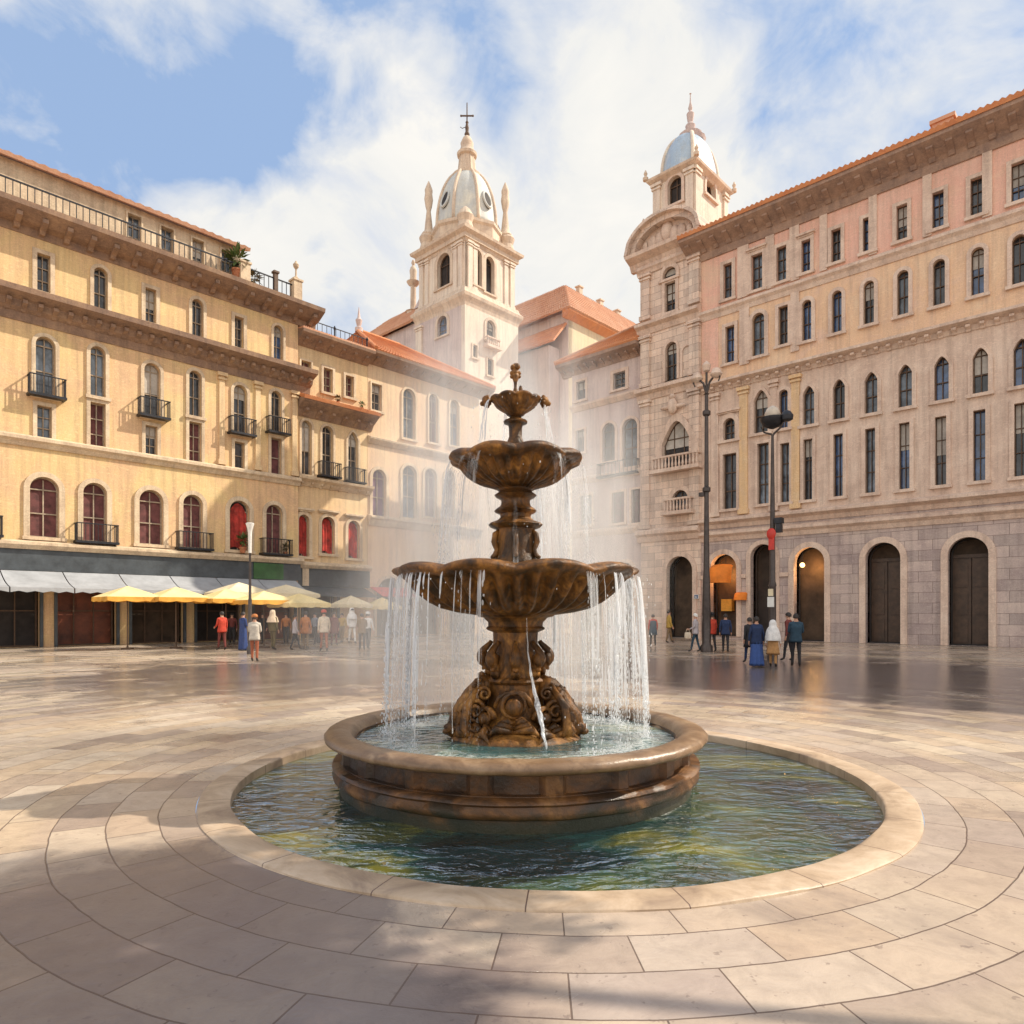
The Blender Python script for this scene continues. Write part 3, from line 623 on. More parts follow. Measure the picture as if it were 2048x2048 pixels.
for th in [pi / 2 * k for k in range(4)]:
    th0 = th; u = .33; r = 3.3 * cos(u * 1.18) * .965; z = zd + HD * sin(u * 1.18) / sin(1.18)
    pc = Vector((cx + r * cos(th0), cy + r * sin(th0), z)); n_ = Vector((cos(th0), sin(th0), .32)).normalized(); s_ = Vector((-sin(th0), cos(th0), 0)); up = n_.cross(s_) * -1
    up = up if up.z > 0 else -up; o2 = MB(); o3 = MB(); m_ = 20; ring = []
    for k in range(m_): a = 2 * pi * k / m_; ring.append(pc + s_ * .50 * cos(a) + up * .92 * sin(a) + n_ * .05)
    o2.tube(ring + [ring[0]], .13, 6, False); oc = o2.build('oculus', M['dome'], dm, True)
    o3.add([tuple(p + n_ * .05) for p in ring] + [tuple(p - n_ * .3) for p in ring], [tuple(range(m_))] + [(k, (k + 1) % m_, m_ + (k + 1) % m_, m_ + k) for k in range(m_)]); o3.build('oculus_opening', M['dark'], dm)
z1 = zd1 - .25; L0 = zt(315, 70.9); L1 = zt(303, 70.9); L2 = zt(272, 70.9); L3 = zt(247, 70.9); L4 = zt(205, 70.9)
def flut(a, r, z, k): return (r * (1 - .10 * abs(sin(5 * a))) if 2 <= k <= 3 else r, z)
mb = MB(); mb.lathe([(1.5, z1), (1.55, z1 + .3), (1.0, z1 + .5), (.82, L0), (1.0, L0 + .1), (1.05, L0 + .35), (.8, L1), (.72, L1 + .2), (.62, L1 + .5), (.68, L1 + .8), (.42, L2 - .2), (.2, L2)], 40, flut, (cx, cy, 0)); mb.build('lantern', M['tower_trim'], ch, True, 35)
mb = MB(); mb.lathe([(.2, L2 - .02), (.28, L2 + .2), (.16, L2 + .5), (.2, L2 + .9), (.12, L3), (.17, L3 + .15), (.07, L3 + .3), (.05, L4)], 10, c=(cx, cy, 0))
ya = zt(231, 70.9); mb.T = Matrix.Translation((cx, cy, 0)) @ Matrix.Rotation(-TH_L, 4, 'Z'); mb.box(-.62, .62, -.05, .05, ya - .06, ya + .06)
for e_ in (-.62, .62): mb.ball((e_, 0, ya), .11, 8)
mb.tube([(0, 0, ya - 1.1), (-.5, .0, ya - 1.3), (-.7, 0, ya - 1.15)], .035, 5); mb.build('cross', M['wood'], ch)
for (px_, py_) in ((.7, 6.3), (6.3, .7), (6.3, 6.3)):
    mb = MB(); c = (px_, py_, zb2 + 1.35); H_ = zt(352, 70) - c[2]
    mb.lathe([(.6, 0), (.65, H_ * .18), (.8, H_ * .24), (.45, H_ * .3), (.36, H_ * .42), (.22, H_ * .58), (.34, H_ * .64), (.46, H_ * .74), (.38, H_ * .82), (.42, H_ * .87), (.2, H_ * .95), (.04, H_)], 12, c=c)
    d = Vector((cx - px_, cy - py_, 0)).normalized(); q = Vector(c)
    mb.tube([q + d * -.3 + Vector((0, 0, .6)), q + d * .4 + Vector((0, 0, 1.6)), q + d * .9 + Vector((0, 0, 2.9))], [.35, .28, .2], 8); mb.build('pinnacle', M['tower_trim'], ch, True, 40)
# ------------------------------------------------------------------ RIGHT ROW
TH_R = -atan2(.688, .725); RB = (17.1, 40.0, 0)
pz = empty('palazzo', RB, TH_R, 'long salmon and stone palazzo with bracketed tile eaves and an arcade at street level', 'building')
fp = Face(pz); XL = fp.px(1402); XR = 36.0; hp = []
kr = dict(trim='trim_r', frame='wood')
def WP(b, **k):
    if len(b) == 4 and b[0] > 200: b = fp.box(*b)
    hp.append(window(fp, pz, b, **{**kr, **k})); return b
q1 = [WP((1447, 1465, 527, 598), pane='pane_b', sur=.2), WP((1503, 1526, 508, 580), sur=.2, hood=True), WP((1553, 1574, 493, 563), pane='pane_b', sur=.2), WP((1603, 1622, 480, 545), pane='pane_b', sur=.18, hood=True)]
q2 = [WP((1451, 1470, 652, 726), pane='pane_b', sur=.2), WP((1504, 1530, 626, 712), kind='arch', sur=.22, pane='pane_b'), WP((1557, 1577, 612, 690), pane='pane', sur=.18), WP((1604, 1624, 600, 682), kind='arch', sur=.2, pane='pane_b')]
q3 = [WP((1447, 1471, 836, 880), kind='arch', sur=.3, hood=True, pane='pane'), WP((1508, 1537, 780, 866), kind='point', sur=.22), WP((1558, 1577, 779, 857), kind='arch', sur=.2, pane='pane_b'), WP((1606, 1630, 772, 850), kind='point', sur=.2)]
q4 = [WP((1446, 1474, 907, 1018), pane='pane', sur=.16, balcony=None), WP((1515, 1539, 886, 1008), sur=.16), WP((1561, 1580, 886, 1005), sur=.16), WP((1607, 1626, 878, 1000), sur=.16)]
q5 = [WP((1421, 1474, 1108, 1272), kind='arch', pane='dark_w', sur=.3, sill=False, mull=(0, 0), depth=1.4, name='archway', frame='dark'), WP((1501, 1551, 1088, 1280), kind='arch', pane='dark', sur=.25, sill=False, mull=(0, 0), depth=1.4, name='archway', frame='dark'), WP((1588, 1650, 1094, 1284), kind='arch', pane='dark_w', sur=.3, sill=False, mull=(0, 0), depth=1.4, name='archway', frame='dark')]
stp = (q1[3][0] - q1[1][0])
for i in range(1, 9):
    for k, (row, j) in enumerate(((q1, 3), (q2, 3), (q3, 3), (q4, 3))):
        b = row[j]; WP((b[0] + stp * .55 * i, b[1] + stp * .55 * i, b[2], b[3]), kind=('rect', 'arch', 'point', 'rect')[k], sur=.18, pane=('pane_b', 'pane')[(i + k) % 2])
for i in range(1, 5):
    b = q5[2]; WP((b[0] + 3.9 * i, b[1] + 3.9 * i, b[2], b[3]), kind='arch', pane='dark_w', sur=.3, sill=False, mull=(0, 0), depth=1.4, name='archway', frame='dark')
ZE = fp.pix(1500, 478)[1]
zS1 = fp.pix(1500, 604)[1]; zS2 = fp.pix(1500, 756)[1]; zS3 = fp.pix(1500, 1040)[1]; zS4 = fp.pix(1541, 1053)[1]
def band(z0, z1, mat, holes, y=0.0, x0=None, x1=None):
    return [h for h in holes if h[0][1] >= z0 + .01 and max(p[1] for p in h) <= z1 - .01]
zb_ = fp.pix(1500, 1030)[1] - .3
segs = [(0, zb_, 'base_r'), (zb_, zS2, 'trim_r'), (zS2, zS1, 'ochre'), (zS1, ZE + .6, 'salmon')]
for a_, b_, mt in segs: wall_obj('wall', fp, [(XL, a_), (XR, a_), (XR, b_), (XL, b_)], band(a_, b_, mt, hp), M[mt], pz, back=9)
pieces = [(fp.px(1476), fp.px(1498), zS1 + .4, ZE - .1), (fp.px(1532), fp.px(1549), zS1 + .4, ZE - .1), (fp.px(1580), fp.px(1599), zS1 + .4, ZE - .1), (fp.px(1480), fp.px(1499), zS2 + .9, zS1 - .3), (fp.px(1582), fp.px(1599), zS2 + .9, zS1 - .3)]
for a_, b_, z0, z1 in pieces: pilaster('pilaster', fp, pz, a_, b_, z0, z1, 'trim_r', .1, False)
for k in range(9): pilaster('pilaster', fp, pz, fp.px(1640) + 2.6 * k, fp.px(1655) + 2.6 * k, zS1 + .4, ZE - .1, 'trim_r', .1, False)
for a_, b_ in ((1424, 1438), (1480, 1496), (1542, 1555), (1584, 1600)): pilaster('pilaster', fp, pz, fp.px(a_), fp.px(b_), zS3 + .4, zS2 - .5, 'amber' if a_ in (1480, 1584) else 'trim_r', .12)
mb = MB(); sx0, sx1 = fp.px(1404), fp.px(1444); mb.box(sx0, sx1 - .25, -.03, .05, zS2 + 1.0, zS1 - .35); mb.build('plaster_panel', M['salmon'], pz)
cornice('eave', fp, pz, XL - .9, XR, [(-.2, ZE - .3), (.1, ZE - .3), (.2, ZE + .1), (.35, ZE + .25), (1.35, ZE + .75), (1.4, ZE + 1.0), (.1, ZE + 1.15), (-.2, ZE + 1.15)], 'eave_r', .85, (.3, 1.05, .6), ZE + .12)
mb = MB(); mb.roof((XL - .9, -1.5, ZE + 1.05), (XR, -1.5, ZE + 1.05), (XR, 5, ZE + 3.4), (XL - .9, 5, ZE + 3.4), 150, 12, .09); mb.build('roof', M['tile'], pz)
for nm_, q_ in (('arch', q5[0]), ('arch', q5[2])):
    ll = bpy.data.lights.new('arch_lamp', 'POINT'); ll.energy = 55; ll.color = (1, .52, .18); ll.shadow_soft_size = .15; lo_ = bpy.data.objects.new('arch_lamp', ll); C.objects.link(lo_); lo_.parent = pz; lo_.location = ((q_[0] + q_[1]) / 2 + .1, .42, q_[3] - 1.25)
for i in range(1, 5):                                  # panelled doors in the farther arches
    b = q5[2]; x0, x1, zz0, zz1 = b[0] + 3.9 * i, b[1] + 3.9 * i, b[2], b[3]; mb = MB(); zsp = zz1 - (x1 - x0) / 2
    mb.box(x0, x1, .85, .95, zsp - .12, zsp + .06); xm = (x0 + x1) / 2
    for xa, xc in ((x0 + .02, xm - .02), (xm + .02, x1 - .02)):
        mb.box(xa, xc, .92, 1.0, .03, zsp - .125)
        for k in range(3): h_ = (zsp - .35) / 3; mb.box(xa + .14, xc - .14, .88, .918, .16 + h_ * k, .16 + h_ * (k + .82))
    mb.build('door', M['door'], pz)
mb = MB(); mb.box(6, 7, 2.2, 3.0, ZE + 1.4, ZE + 3.6); mb.box(5.9, 7.1, 2.1, 3.1, ZE + 3.602, ZE + 3.8); mb.build('chimney', M['tile_p'], pz)
for nm, zz_, pr in (('string_course', zS1, .3), ('main_course', zS2, .55), ('balcony_course', zS3, .5), ('base_course', zS4 - .3, .35)):
    cornice(nm, fp, pz, XL, XR, [(-.2, zz_ - .35), (.06, zz_ - .35), (.15, zz_ - .1), (pr, zz_ + .05), (pr, zz_ + .2), (.05, zz_ + .34), (-.2, zz_ + .34)], 'trim_r', *((.6, (.2, .35, .3), zz_ - .38) if nm == 'main_course' else ()))
# arch impost band, orange awning hung in the arch
mb = MB()
zi = fp.pix(1490, 1152)[1]
for a_, b_ in ((XL, q5[0][0] - .32), (q5[0][1] + .32, q5[1][0] - .27), (q5[1][1] + .27, q5[2][0] - .32)): mb.box(a_, b_, -.12, .03, zi - .12, zi + .12)
mb.build('impost', M['trim_r'], pz)
def bulge(face, parent, x0, x1, z0, z1, out, mat, y=.0, name='awning'):
    m = MB(face.T); n, k = 12, 8; vs = []
    for j in range(k + 1):
        v = j / k
        for i in range(n + 1):
            u = i / n; xx = x0 + (x1 - x0) * u; e = sqrt(max(0, 1 - (2 * u - 1) ** 2))
            vs.append((xx, y - out * sin(v * pi / 2) * (.35 + .65 * e), z1 - (z1 - z0) * (1 - cos(v * pi / 2)) - (z1 - z0) * .12 * (1 - e) * (1 - v)))
    fs = [(j * (n + 1) + i, j * (n + 1) + i + 1, (j + 1) * (n + 1) + i + 1, (j + 1) * (n + 1) + i) for j in range(k) for i in range(n)]
    m.add(vs, fs); m.add([(p[0], p[1] + .03, p[2] - .01) for p in vs], [f[::-1] for f in fs]); return m.build(name, M[mat], parent, True)
b = fp.box(1422, 1466, 1128, 1166); bulge(fp, pz, b[0], b[1], b[2], b[3], .9, 'orange')
b = fp.box(1464, 1489, 1187, 1200, .5); bulge(fp, pz, b[0], b[1], b[2], b[3] + .1, .6, 'orange')
b = fp.box(1435, 1456, 1198, 1222); mb = MB(); mb.box(b[0], b[1], .5, .9, b[2], b[3]); mb.build('lit_counter', M['awn_o'], pz)
for px_, py_ in ((1451, 1140), (1604, 1130)):
    p = fp.pix(px_, py_, -.1); mb = MB(); mb.ball((p[0], .15, p[1]), .15, 10); hl = mb.build('hanging_lamp', M['lit'], pz, True); mb = MB(); mb.tube([(p[0], .15, p[1] + .14), (p[0], .15, p[1] + .8)], .015, 5); mb.build('cord', M['iron'], hl)

# church front with the segmental pediment and domed lantern
XC0 = fp.px(1284); LC = tuple(fp.W @ Vector((XC0, -.12, 0)))
dc = empty('domed_church', LC, TH_R, 'narrow stone church front with a curved pediment and a small blue grey dome', 'church')
fd = Face(dc); XW = fd.px(1401); hd = []
def WD(p, **k): hd.append(window(fd, dc, fd.box(*p), **{**kr, **k}))
WD((1326, 1353, 534, 557), kind='arch', sur=.22, mull=(0, 0)); WD((1330, 1352, 564, 624), sur=.2)
WD((1331, 1355, 684, 760), kind='arch', sur=.14, pane='pane', sill=False)
WD((1326, 1385, 842, 936), kind='point', sur=.5, mull=(2, 2), proud=.2, balcony='stone'); WD((1345, 1377, 980, 1022), kind='arch', sur=.3, balcony='stone')
WD((1333, 1386, 1112, 1276), kind='arch', pane='dark_w', sur=.3, sill=False, mull=(0, 0), depth=1.4, name='archway', frame='dark')
ZP = fd.pix(1340, 500)[1]
wall_obj('wall', fd, [(0, 0), (XW, 0), (XW, ZP), (0, ZP)], hd, M['stone_r'], dc, back=7.5)
zq1 = fd.pix(1340, 640)[1]; zq2 = fd.pix(1340, 775)[1]; zq3 = fd.pix(1340, 1066)[1]; zq0 = fd.pix(1340, 522)[1]
for (a_, b_) in ((.05, .75), (XW - .75, XW - .05)):
    pilaster('pilaster', fd, dc, a_, b_, zq1 + .5, zq0 - .3, 'stone_r', .16); pilaster('pilaster', fd, dc, a_, b_, zq2 + .4, zq1 - .6, 'stone_r', .16); pilaster('pilaster', fd, dc, a_, b_, zq3 + .4, zq2 - .5, 'stone_r', .16)
for zz_, pr, h in ((zq0, .3, .3), (zq1, .5, .5), (zq2, .5, .5), (zq3, .45, .5)):
    cornice('string_course', fd, dc, -.25, XW + .02, [(-.2, zz_ - h), (.08, zz_ - h), (.2, zz_ - h * .3), (pr, zz_), (pr, zz_ + .2), (.06, zz_ + .4), (-.2, zz_ + .4)], 'trim_r')
# blind arch beside the middle window, statue over the pointed window
mb = MB(); bb = fd.box(1364, 1386, 690, 752); mb.ring(outline(*bb, 'arch', -.06), outline(*bb, 'arch', .08), -.08, .03); mb.build('blind_arch', M['trim_r'], dc)
mb = MB(); p = fd.pix(1345, 812, .3); mb.ball((p[0], -.3, p[1]), .42, 12, (.8, .7, 1.3)); mb.ball((p[0], -.34, p[1] + .62), .2, 10); mb.ball((p[0] - .5, -.25, p[1]), .3, 8, (1.6, .4, .5)); mb.ball((p[0] + .5, -.25, p[1] - .05), .3, 8, (1.6, .4, .5)); mb.build('carved_angel', M['trim_r'], dc, True)
# pediment
pw0, pw1 = -.75, XW + .35; zc = ZP + .0; H = 2.15
arc = lambda g: [(pw0 - g + (pw1 - pw0 + 2 * g) * i / 24, zc + .3 + (H + g) * sqrt(max(0, 1 - (2 * i / 24 - 1) ** 2)) * .95) for i in range(25)]
cornice('pediment_base', fd, dc, pw0, pw1, [(-.2, zc - .6), (.1, zc - .6), (.3, zc - .2), (.85, zc + .05), (.9, zc + .28), (-.2, zc + .3)], 'trim_r')
mb = MB(); mb.prism([(x, z) for x, z in arc(-.5)] + [], .0, 1.0, 'y'); mb.build('tympanum', M['trim_r'], dc)
mb = MB(); ia, oa = arc(-.45), arc(.1); n = 25
for y0, y1, ia2, oa2 in ((-.9, 1.4, arc(-.12), oa), (-.55, .02, arc(-.5), arc(-.125))):
    vs = [(x, y0, z) for x, z in ia2] + [(x, y0, z) for x, z in oa2] + [(x, y1, z) for x, z in ia2] + [(x, y1, z) for x, z in oa2]; fs = []
    for i in range(n - 1): fs += [(i, i + 1, n + i + 1, n + i), (n + i, n + i + 1, 3 * n + i + 1, 3 * n + i), (2 * n + i + 1, 2 * n + i, 3 * n + i, 3 * n + i + 1), (i + 1, i, 2 * n + i, 2 * n + i + 1)]
    mb.add(vs, fs + [(0, n, 3 * n, 2 * n), (n - 1, 3 * n - 1, 4 * n - 1, 2 * n - 1)])
mb.build('pediment_arch', M['stone_r'], dc)
mb = MB(); xm = (pw0 + pw1) / 2
for dx, s in ((0, .55), (-1.1, .4), (1.1, .4), (-.55, .42), (.6, .45), (-1.7, .25), (1.7, .25)): mb.ball((xm + dx, -.05, zc + .8 + (.5 if dx == 0 else .1)), s, 10, (.9, .45, 1.25), lambda d: 1 + .25 * noise.noise(d * 3))
mb.build('pediment_relief', M['trim_r'], dc, True)
mb = MB(); mb.lathe([(.2, 0), (.2, .3), (.08, .4), (.16, .7), (.03, 1.0)], 10, c=(pw0 + 1.2, -.4, zc + 1.65)); mb.build('pediment_finial', M['trim_r'], dc, True, 40)
mb = MB(); mb.box(.3, XW - .01, 1.42, 7, ZP - .01, ZP + 1.6); mb.build('attic', M['stone_r'], dc)
# lantern
S0 = 1.45; xa, xb = fd.px(1388, -S0), fd.px(1307, -S0); LW = xa - xb
fq = Face(dc, Matrix.Translation((xb, S0, 0))); zl0 = ZP + 1.3; zl1 = fq.pix(1388, 333)[1]
fqs = Face(dc, Matrix.Translation((xb + LW + .012, S0, 0)) @ Matrix.Rotation(pi / 2, 4, 'Z'))
LD = fqs.px(1453)
wl = [window(fq, dc, fq.box(1336, 1364, 352, 408), kind='arch', sur=.2, pane='dark', mull=(1, 1), depth=.5, **kr)]
ws = [window(fqs, dc, fqs.box(1411, 1430, 358, 396), kind='arch', sur=.2, pane='dark', mull=(1, 1), depth=.5, **kr)]
wall_obj('lantern_wall', fq, [(0, zl0), (LW, zl0), (LW, zl1), (0, zl1)], wl, M['tower'], dc, depth=.5, back=.7)
mb = MB(); mb.box(xb + .02, xb + LW - .72, S0 + .72, S0 + LD - .02, zl0, zl1 - .02); mb.build('lantern_core', M['tower'], dc)
wall_obj('lantern_wall', fqs, [(0, zl0), (LD, zl0), (LD, zl1), (0, zl1)], ws, M['tower'], dc, depth=.5, back=.7)
for f_, w in ((fq, LW), (fqs, LD)):
    for xx in (.3, w - .3): pilaster('pilaster', f_, dc, xx - .28, xx + .28, zl0 + .4, zl1, 'tower', .13)
def rect_ring(name, x0, x1, y0, y1, prof, mat):
    m = MB(); n = len(prof); vs = []
    for o, z in prof: vs += [(x0 - o, y0 - o, z), (x1 + o, y0 - o, z), (x1 + o, y1 + o, z), (x0 - o, y1 + o, z)]
    m.add(vs, [(k * 4 + i, k * 4 + (i + 1) % 4, k * 4 + 4 + (i + 1) % 4, k * 4 + 4 + i) for k in range(n - 1) for i in range(4)] + [(3, 2, 1, 0), tuple((n - 1) * 4 + i for i in range(4))]); return m.build(name, M[mat], dc)
rect_ring('lantern_base', xb, xb + LW, S0, S0 + LD, [(1.5, zl0 - .6), (1.1, zl0 - .1), (.55, zl0 + .25), (.2, zl0 + .4), (.05, zl0 + .42)], 'tower_trim')
rect_ring('lantern_cornice', xb, xb + LW, S0, S0 + LD, [(.02, zl1 - .05), (.15, zl1 + .08), (.38, zl1 + .25), (.42, zl1 + .4), (.1, zl1 + .5)], 'tower_trim')
for (u, v) in ((0, 0), (1, 0), (1, 1), (0, 1)):
    mb = MB(); mb.lathe([(.18, 0), (.2, .2), (.07, .3), (.14, .5), (.03, .75)], 10, c=(xb - .4 + (LW + .8) * u, S0 - .4 + (LD + .8) * v, zl1 + .38)); mb.build('pinnacle', M['tower_trim'], dc, True, 40)
dcx, dcy = xb + LW / 2, S0 + LD / 2; R_ = min(LW, LD) * .52; zdb = zl1 + .42
dY = (fd.W @ Vector((dcx, dcy, 0))).y; zz2 = lambda y: EYE + (HY - y) * dY / F
HD2 = zz2(283) - zdb
def ribs2(a, r, z, k): return (r * (1.05 - .10 * (1 - (1 - abs(sin(2 * (a + pi / 4)))) ** 6) * .8), z)
sx_ = LW / min(LW, LD)
mb = MB(Matrix.Translation((dcx, dcy, 0)) @ Matrix.Scale(LW / LD if LW > LD else 1, 4, (1, 0, 0)) @ Matrix.Scale(LD / LW if LD > LW else 1, 4, (0, 1, 0)))
mb.lathe([(R_ * 1.06, zdb), (R_ * 1.06, zdb + .3)] + [(R_ * cos(u * 1.2) ** .8, zdb + .3 + (HD2 - .3) * sin(u * 1.2) / sin(1.2)) for u in [i / 14 for i in range(15)]], 64, ribs2); dm2 = mb.build('dome', M['dome_b'], dc, True, 50)
mb = MB(Matrix.Translation((dcx, dcy, 0)) @ Matrix.Scale(LW / LD if LW > LD else 1, 4, (1, 0, 0)) @ Matrix.Scale(LD / LW if LD > LW else 1, 4, (0, 1, 0)))
for a in range(4):
    th = pi / 4 + a * pi / 2; mb.tube([(R_ * 1.04 * cos(u * 1.2) ** .8 * cos(th), R_ * 1.04 * cos(u * 1.2) ** .8 * sin(th), zdb + .3 + (HD2 - .3) * sin(u * 1.2) / sin(1.2)) for u in [i / 14 for i in range(15)]], .13, 8)
mb.build('dome_ribs', M['tower'], dm2, True)
mb = MB()
zt2 = zz2(283); mb.lathe([(1.0, zt2 - .2), (1.1, zt2 + .05), (.8, zt2 + .2), (.85, zt2 + .4), (.4, zt2 + .6), (.3, zz2(262)), (.36, zz2(252)), (.18, zz2(246)), (.24, zz2(236)), (.27, zz2(228)), (.1, zz2(222)), (.16, zz2(217)), (.05, zz2(204)), (.03, zz2(189)), (.08, zz2(187.5)), (.01, zz2(186))], 12, c=(dcx, dcy, 0))
mb.build('spire', M['mauve'], dc, True, 40)

# lower house with hipped roof, between the church front and the street gap
XS0 = fp.px(1140); sh = empty('hipped_house', tuple(fp.W @ Vector((XS0, .25, 0))), TH_R, 'mauve grey house under a low hipped tile roof, left of the church front', 'building')
fs_ = Face(sh); XS1 = fs_.px(1285.5); hs_ = []
def WS(p, **k): hs_.append(window(fs_, sh, fs_.box(*p), **{**kr, **k}))
WS((1227, 1252, 744, 778), sur=.22); WS((1153, 1172, 762, 800), sur=.14, mull=(1, 0))
WS((1205, 1231, 846, 923), kind='arch', sur=.18); WS((1245, 1276, 837, 934), kind='arch', sur=.18); WS((1152, 1170, 860, 905), sur=.14)
WS((1224, 1250, 984, 1046), sur=.14, pane='pane_m'); WS((1263, 1282, 978, 1046), sur=.12, pane='pane_m'); WS((1160, 1185, 990, 1050), sur=.14)
WS((1165, 1205, 1130, 1260), kind='arch', sur=.25, sill=False, pane='dark_w', depth=1.0, name='doorway', mull=(1, 1)); WS((1235, 1268, 1125, 1264), kind='arch', sur=.25, sill=False, pane='dark', depth=1.0, name='doorway', mull=(1, 1))
ZH = fs_.pix(1210, 722)[1]
wall_obj('wall', fs_, [(0, 0), (XS1, 0), (XS1, ZH + .3), (0, ZH + .3)], hs_, M['mauve'], sh, back=7)
cornice('eave', fs_, sh, -.9, XS1, [(-.2, ZH - .4), (.06, ZH - .4), (.2, ZH - .1), (.9, ZH + .2), (.95, ZH + .4), (0, ZH + .5), (-.2, ZH + .5)], 'eave_r', .7, (.18, .6, .35), ZH - .3)
for a_, b_, z in ((1140, 1285, 794), (1200, 1285, 948), (1200, 1285, 1060)):
    zz_ = fs_.pix(1240, z)[1]; cornice('string_course', fs_, sh, 0, XS1, [(-.2, zz_ - .3), (.06, zz_ - .3), (.28, zz_), (.3, zz_ + .15), (.05, zz_ + .25), (-.2, zz_ + .25)], 'trim_r')
rail(fs_, sh, fs_.px(1203), fs_.px(1279), fs_.pix(1240, 955)[1] + .2, 'iron')
mb = MB(); hz = ZH + .48
mb.roof((-.95, -.95, hz), (XS1, -.95, hz), (XS1, 4.0, hz + 3.2), (3.6, 4.0, hz + 3.2), 40, 12, .08); mb.roof((-.95, 8, hz), (-.95, -.95, hz), (3.6, 4.0, hz + 3.2), (3.6, 4.1, hz + 3.2), 40, 12, .08); mb.build('roof', M['tile'], sh)
mb = MB(); mb.tube([(-.95, -.95, hz + .1), (3.6, 4.0, hz + 3.3), (XS1, 4.0, hz + 3.3)], .15, 8); mb.build('ridge_tiles', M['tile_p'], sh)

# gabled house far behind the street gap
GC = at(1137, HY, 72.0); GC.z = 0
gh = empty('tall_house', tuple(GC), TH_L, 'big house far back with a steep faded tile roof and one bright cream wall', 'building')
fg = Face(gh); zg = lambda y: EYE + (HY - y) * 72.0 / F
GW, GD = fg.px(1300), 14.0; z_e = zg(622)
wall_obj('wall', fg, [(0, 0), (GW, 0), (GW, z_e), (0, z_e)], [], M['cream'], gh, back=.8)
flg = Face(gh, Matrix.Translation((-.012, GD, 0)) @ Matrix.Rotation(-pi / 2, 4, 'Z'))
hg = [window(flg, gh, flg.box(1066, 1082, 684, 694), sur=.1, pane='dark', mull=(0, 0), **kr), window(flg, gh, flg.box(1102, 1112, 700, 730), sur=.12, pane='pane', **kr), window(flg, gh, flg.box(1060, 1076, 720, 760), sur=.12, pane='pane', **kr)]
za = EYE + (HY - 562) * 73.2 / F
wall_obj('wall', flg, [(0, 0), (GD, 0), (GD, z_e), (0, z_e)], hg, M['mauve'], gh, back=.6)  # greyer plaster puts the shade of this side into its colour
mb = MB(); mb.roof((-1, -.9, z_e - .1), (GW, -.9, z_e - .1), (GW, 1.7, za), (1.5, 1.7, za), 46, 10, .1); mb.roof((-1, GD + .9, z_e - .1), (-1, -.9, z_e - .1), (1.5, 1.7, za), (1.5, GD - 1.7, za), 46, 10, .1); mb.box(1.4, GW, 1.7, GD - 1.8, z_e, za - .05); mb.build('roof', M['tile_p'], gh)
cornice('eave', fg, gh, -.9, GW, [(-.1, z_e - .9), (.05, z_e - .9), (.8, z_e - .35), (.85, z_e - .2), (-.1, z_e - .16)], 'tile')
mb = MB(flg.T); mb.roof((-.5, -2.2, z_e - 3.6), (GD - .2, -2.2, z_e - 3.6), (GD - .2, -.05, z_e - 1.2), (-.5, -.05, z_e - 1.2), 40, 6, .09); lt = mb.build('lean_to_roof', M['tile'], gh); mb = MB(flg.T); mb.box(-.4, GD - 1.2, -1.75, -.06, 0, z_e - 3.75); mb.build('lean_to_wall', M['mauve'], gh)
for dx, h in ((5.5, 1.5), (9.5, 1.3), (13, 1.2)):
    mb = MB(); mb.box(dx - .3, dx + .3, 2.6, 3.1, za - .2, za + h); mb.box(dx - .4, dx + .4, 2.5, 3.2, za + h + .002, za + h + .15); mb.build('chimney', M['tower_trim'], gh)

# ------------------------------------------------------------------ street lamps and signs
def lathe_obj(name, prof, mat, parent, n=12, c=(0, 0, 0)): m = MB(); m.lathe(prof, n, c=c); return m.build(name, M[mat], parent, True, 40)
p = foot(1413, 1304); zl = lambda y: EYE + (HY - y) * p.y / F
lp = empty('street_lamp', tuple(p.xy) + (0,), TH_R, 'tall dark lamp post with pale lanterns, in front of the orange awning arch', 'street lamp')
lathe_obj('post', [(.26, 0), (.27, .25), (.19, .35), (.20, 1.2), (.17, 1.5), (.19, 1.6), (.15, 3.2), (.13, 3.5), (.10, 6), (.075, zl(790)), (.12, zl(788)), (.05, zl(786))], 'post', lp)
for z in (zl(985), zl(832)): lathe_obj('collar', [(.11, z), (.17, z + .05), (.17, z + .2), (.10, z + .25)], 'post', lp)
mb = MB()
for s in (-1, 1): mb.tube([(0, 0, zl(788)), (.15 * s, 0, zl(765)), (.45 * s, 0, zl(752)), (.62 * s, 0, zl(760)), (.55 * s, 0, zl(768))], [.06, .05, .05, .04, .03], 8)
mb.tube([(0, 0, zl(790)), (0, 0, zl(742))], .05, 8); mb.build('bracket', M['post'], lp)
for s in (-1, 1): lathe_obj('lantern', [(.05, .0), (.16, -.05), (.26, -.28), (.22, -.34), (.12, -.42), (.02, -.46)], 'trim_r', lp, 14, (.45 * s, 0, zl(745) + .1))
lathe_obj('lantern', [(.05, 0), (.14, .06), (.2, .3), (.1, .42), (.02, .5)], 'trim_r', lp, 14, (0, 0, zl(745)))
mb = MB(); mb.box(-.32, -.06, -.1, .08, zl(992), zl(984)); mb.build('camera_box', M['post'], lp)

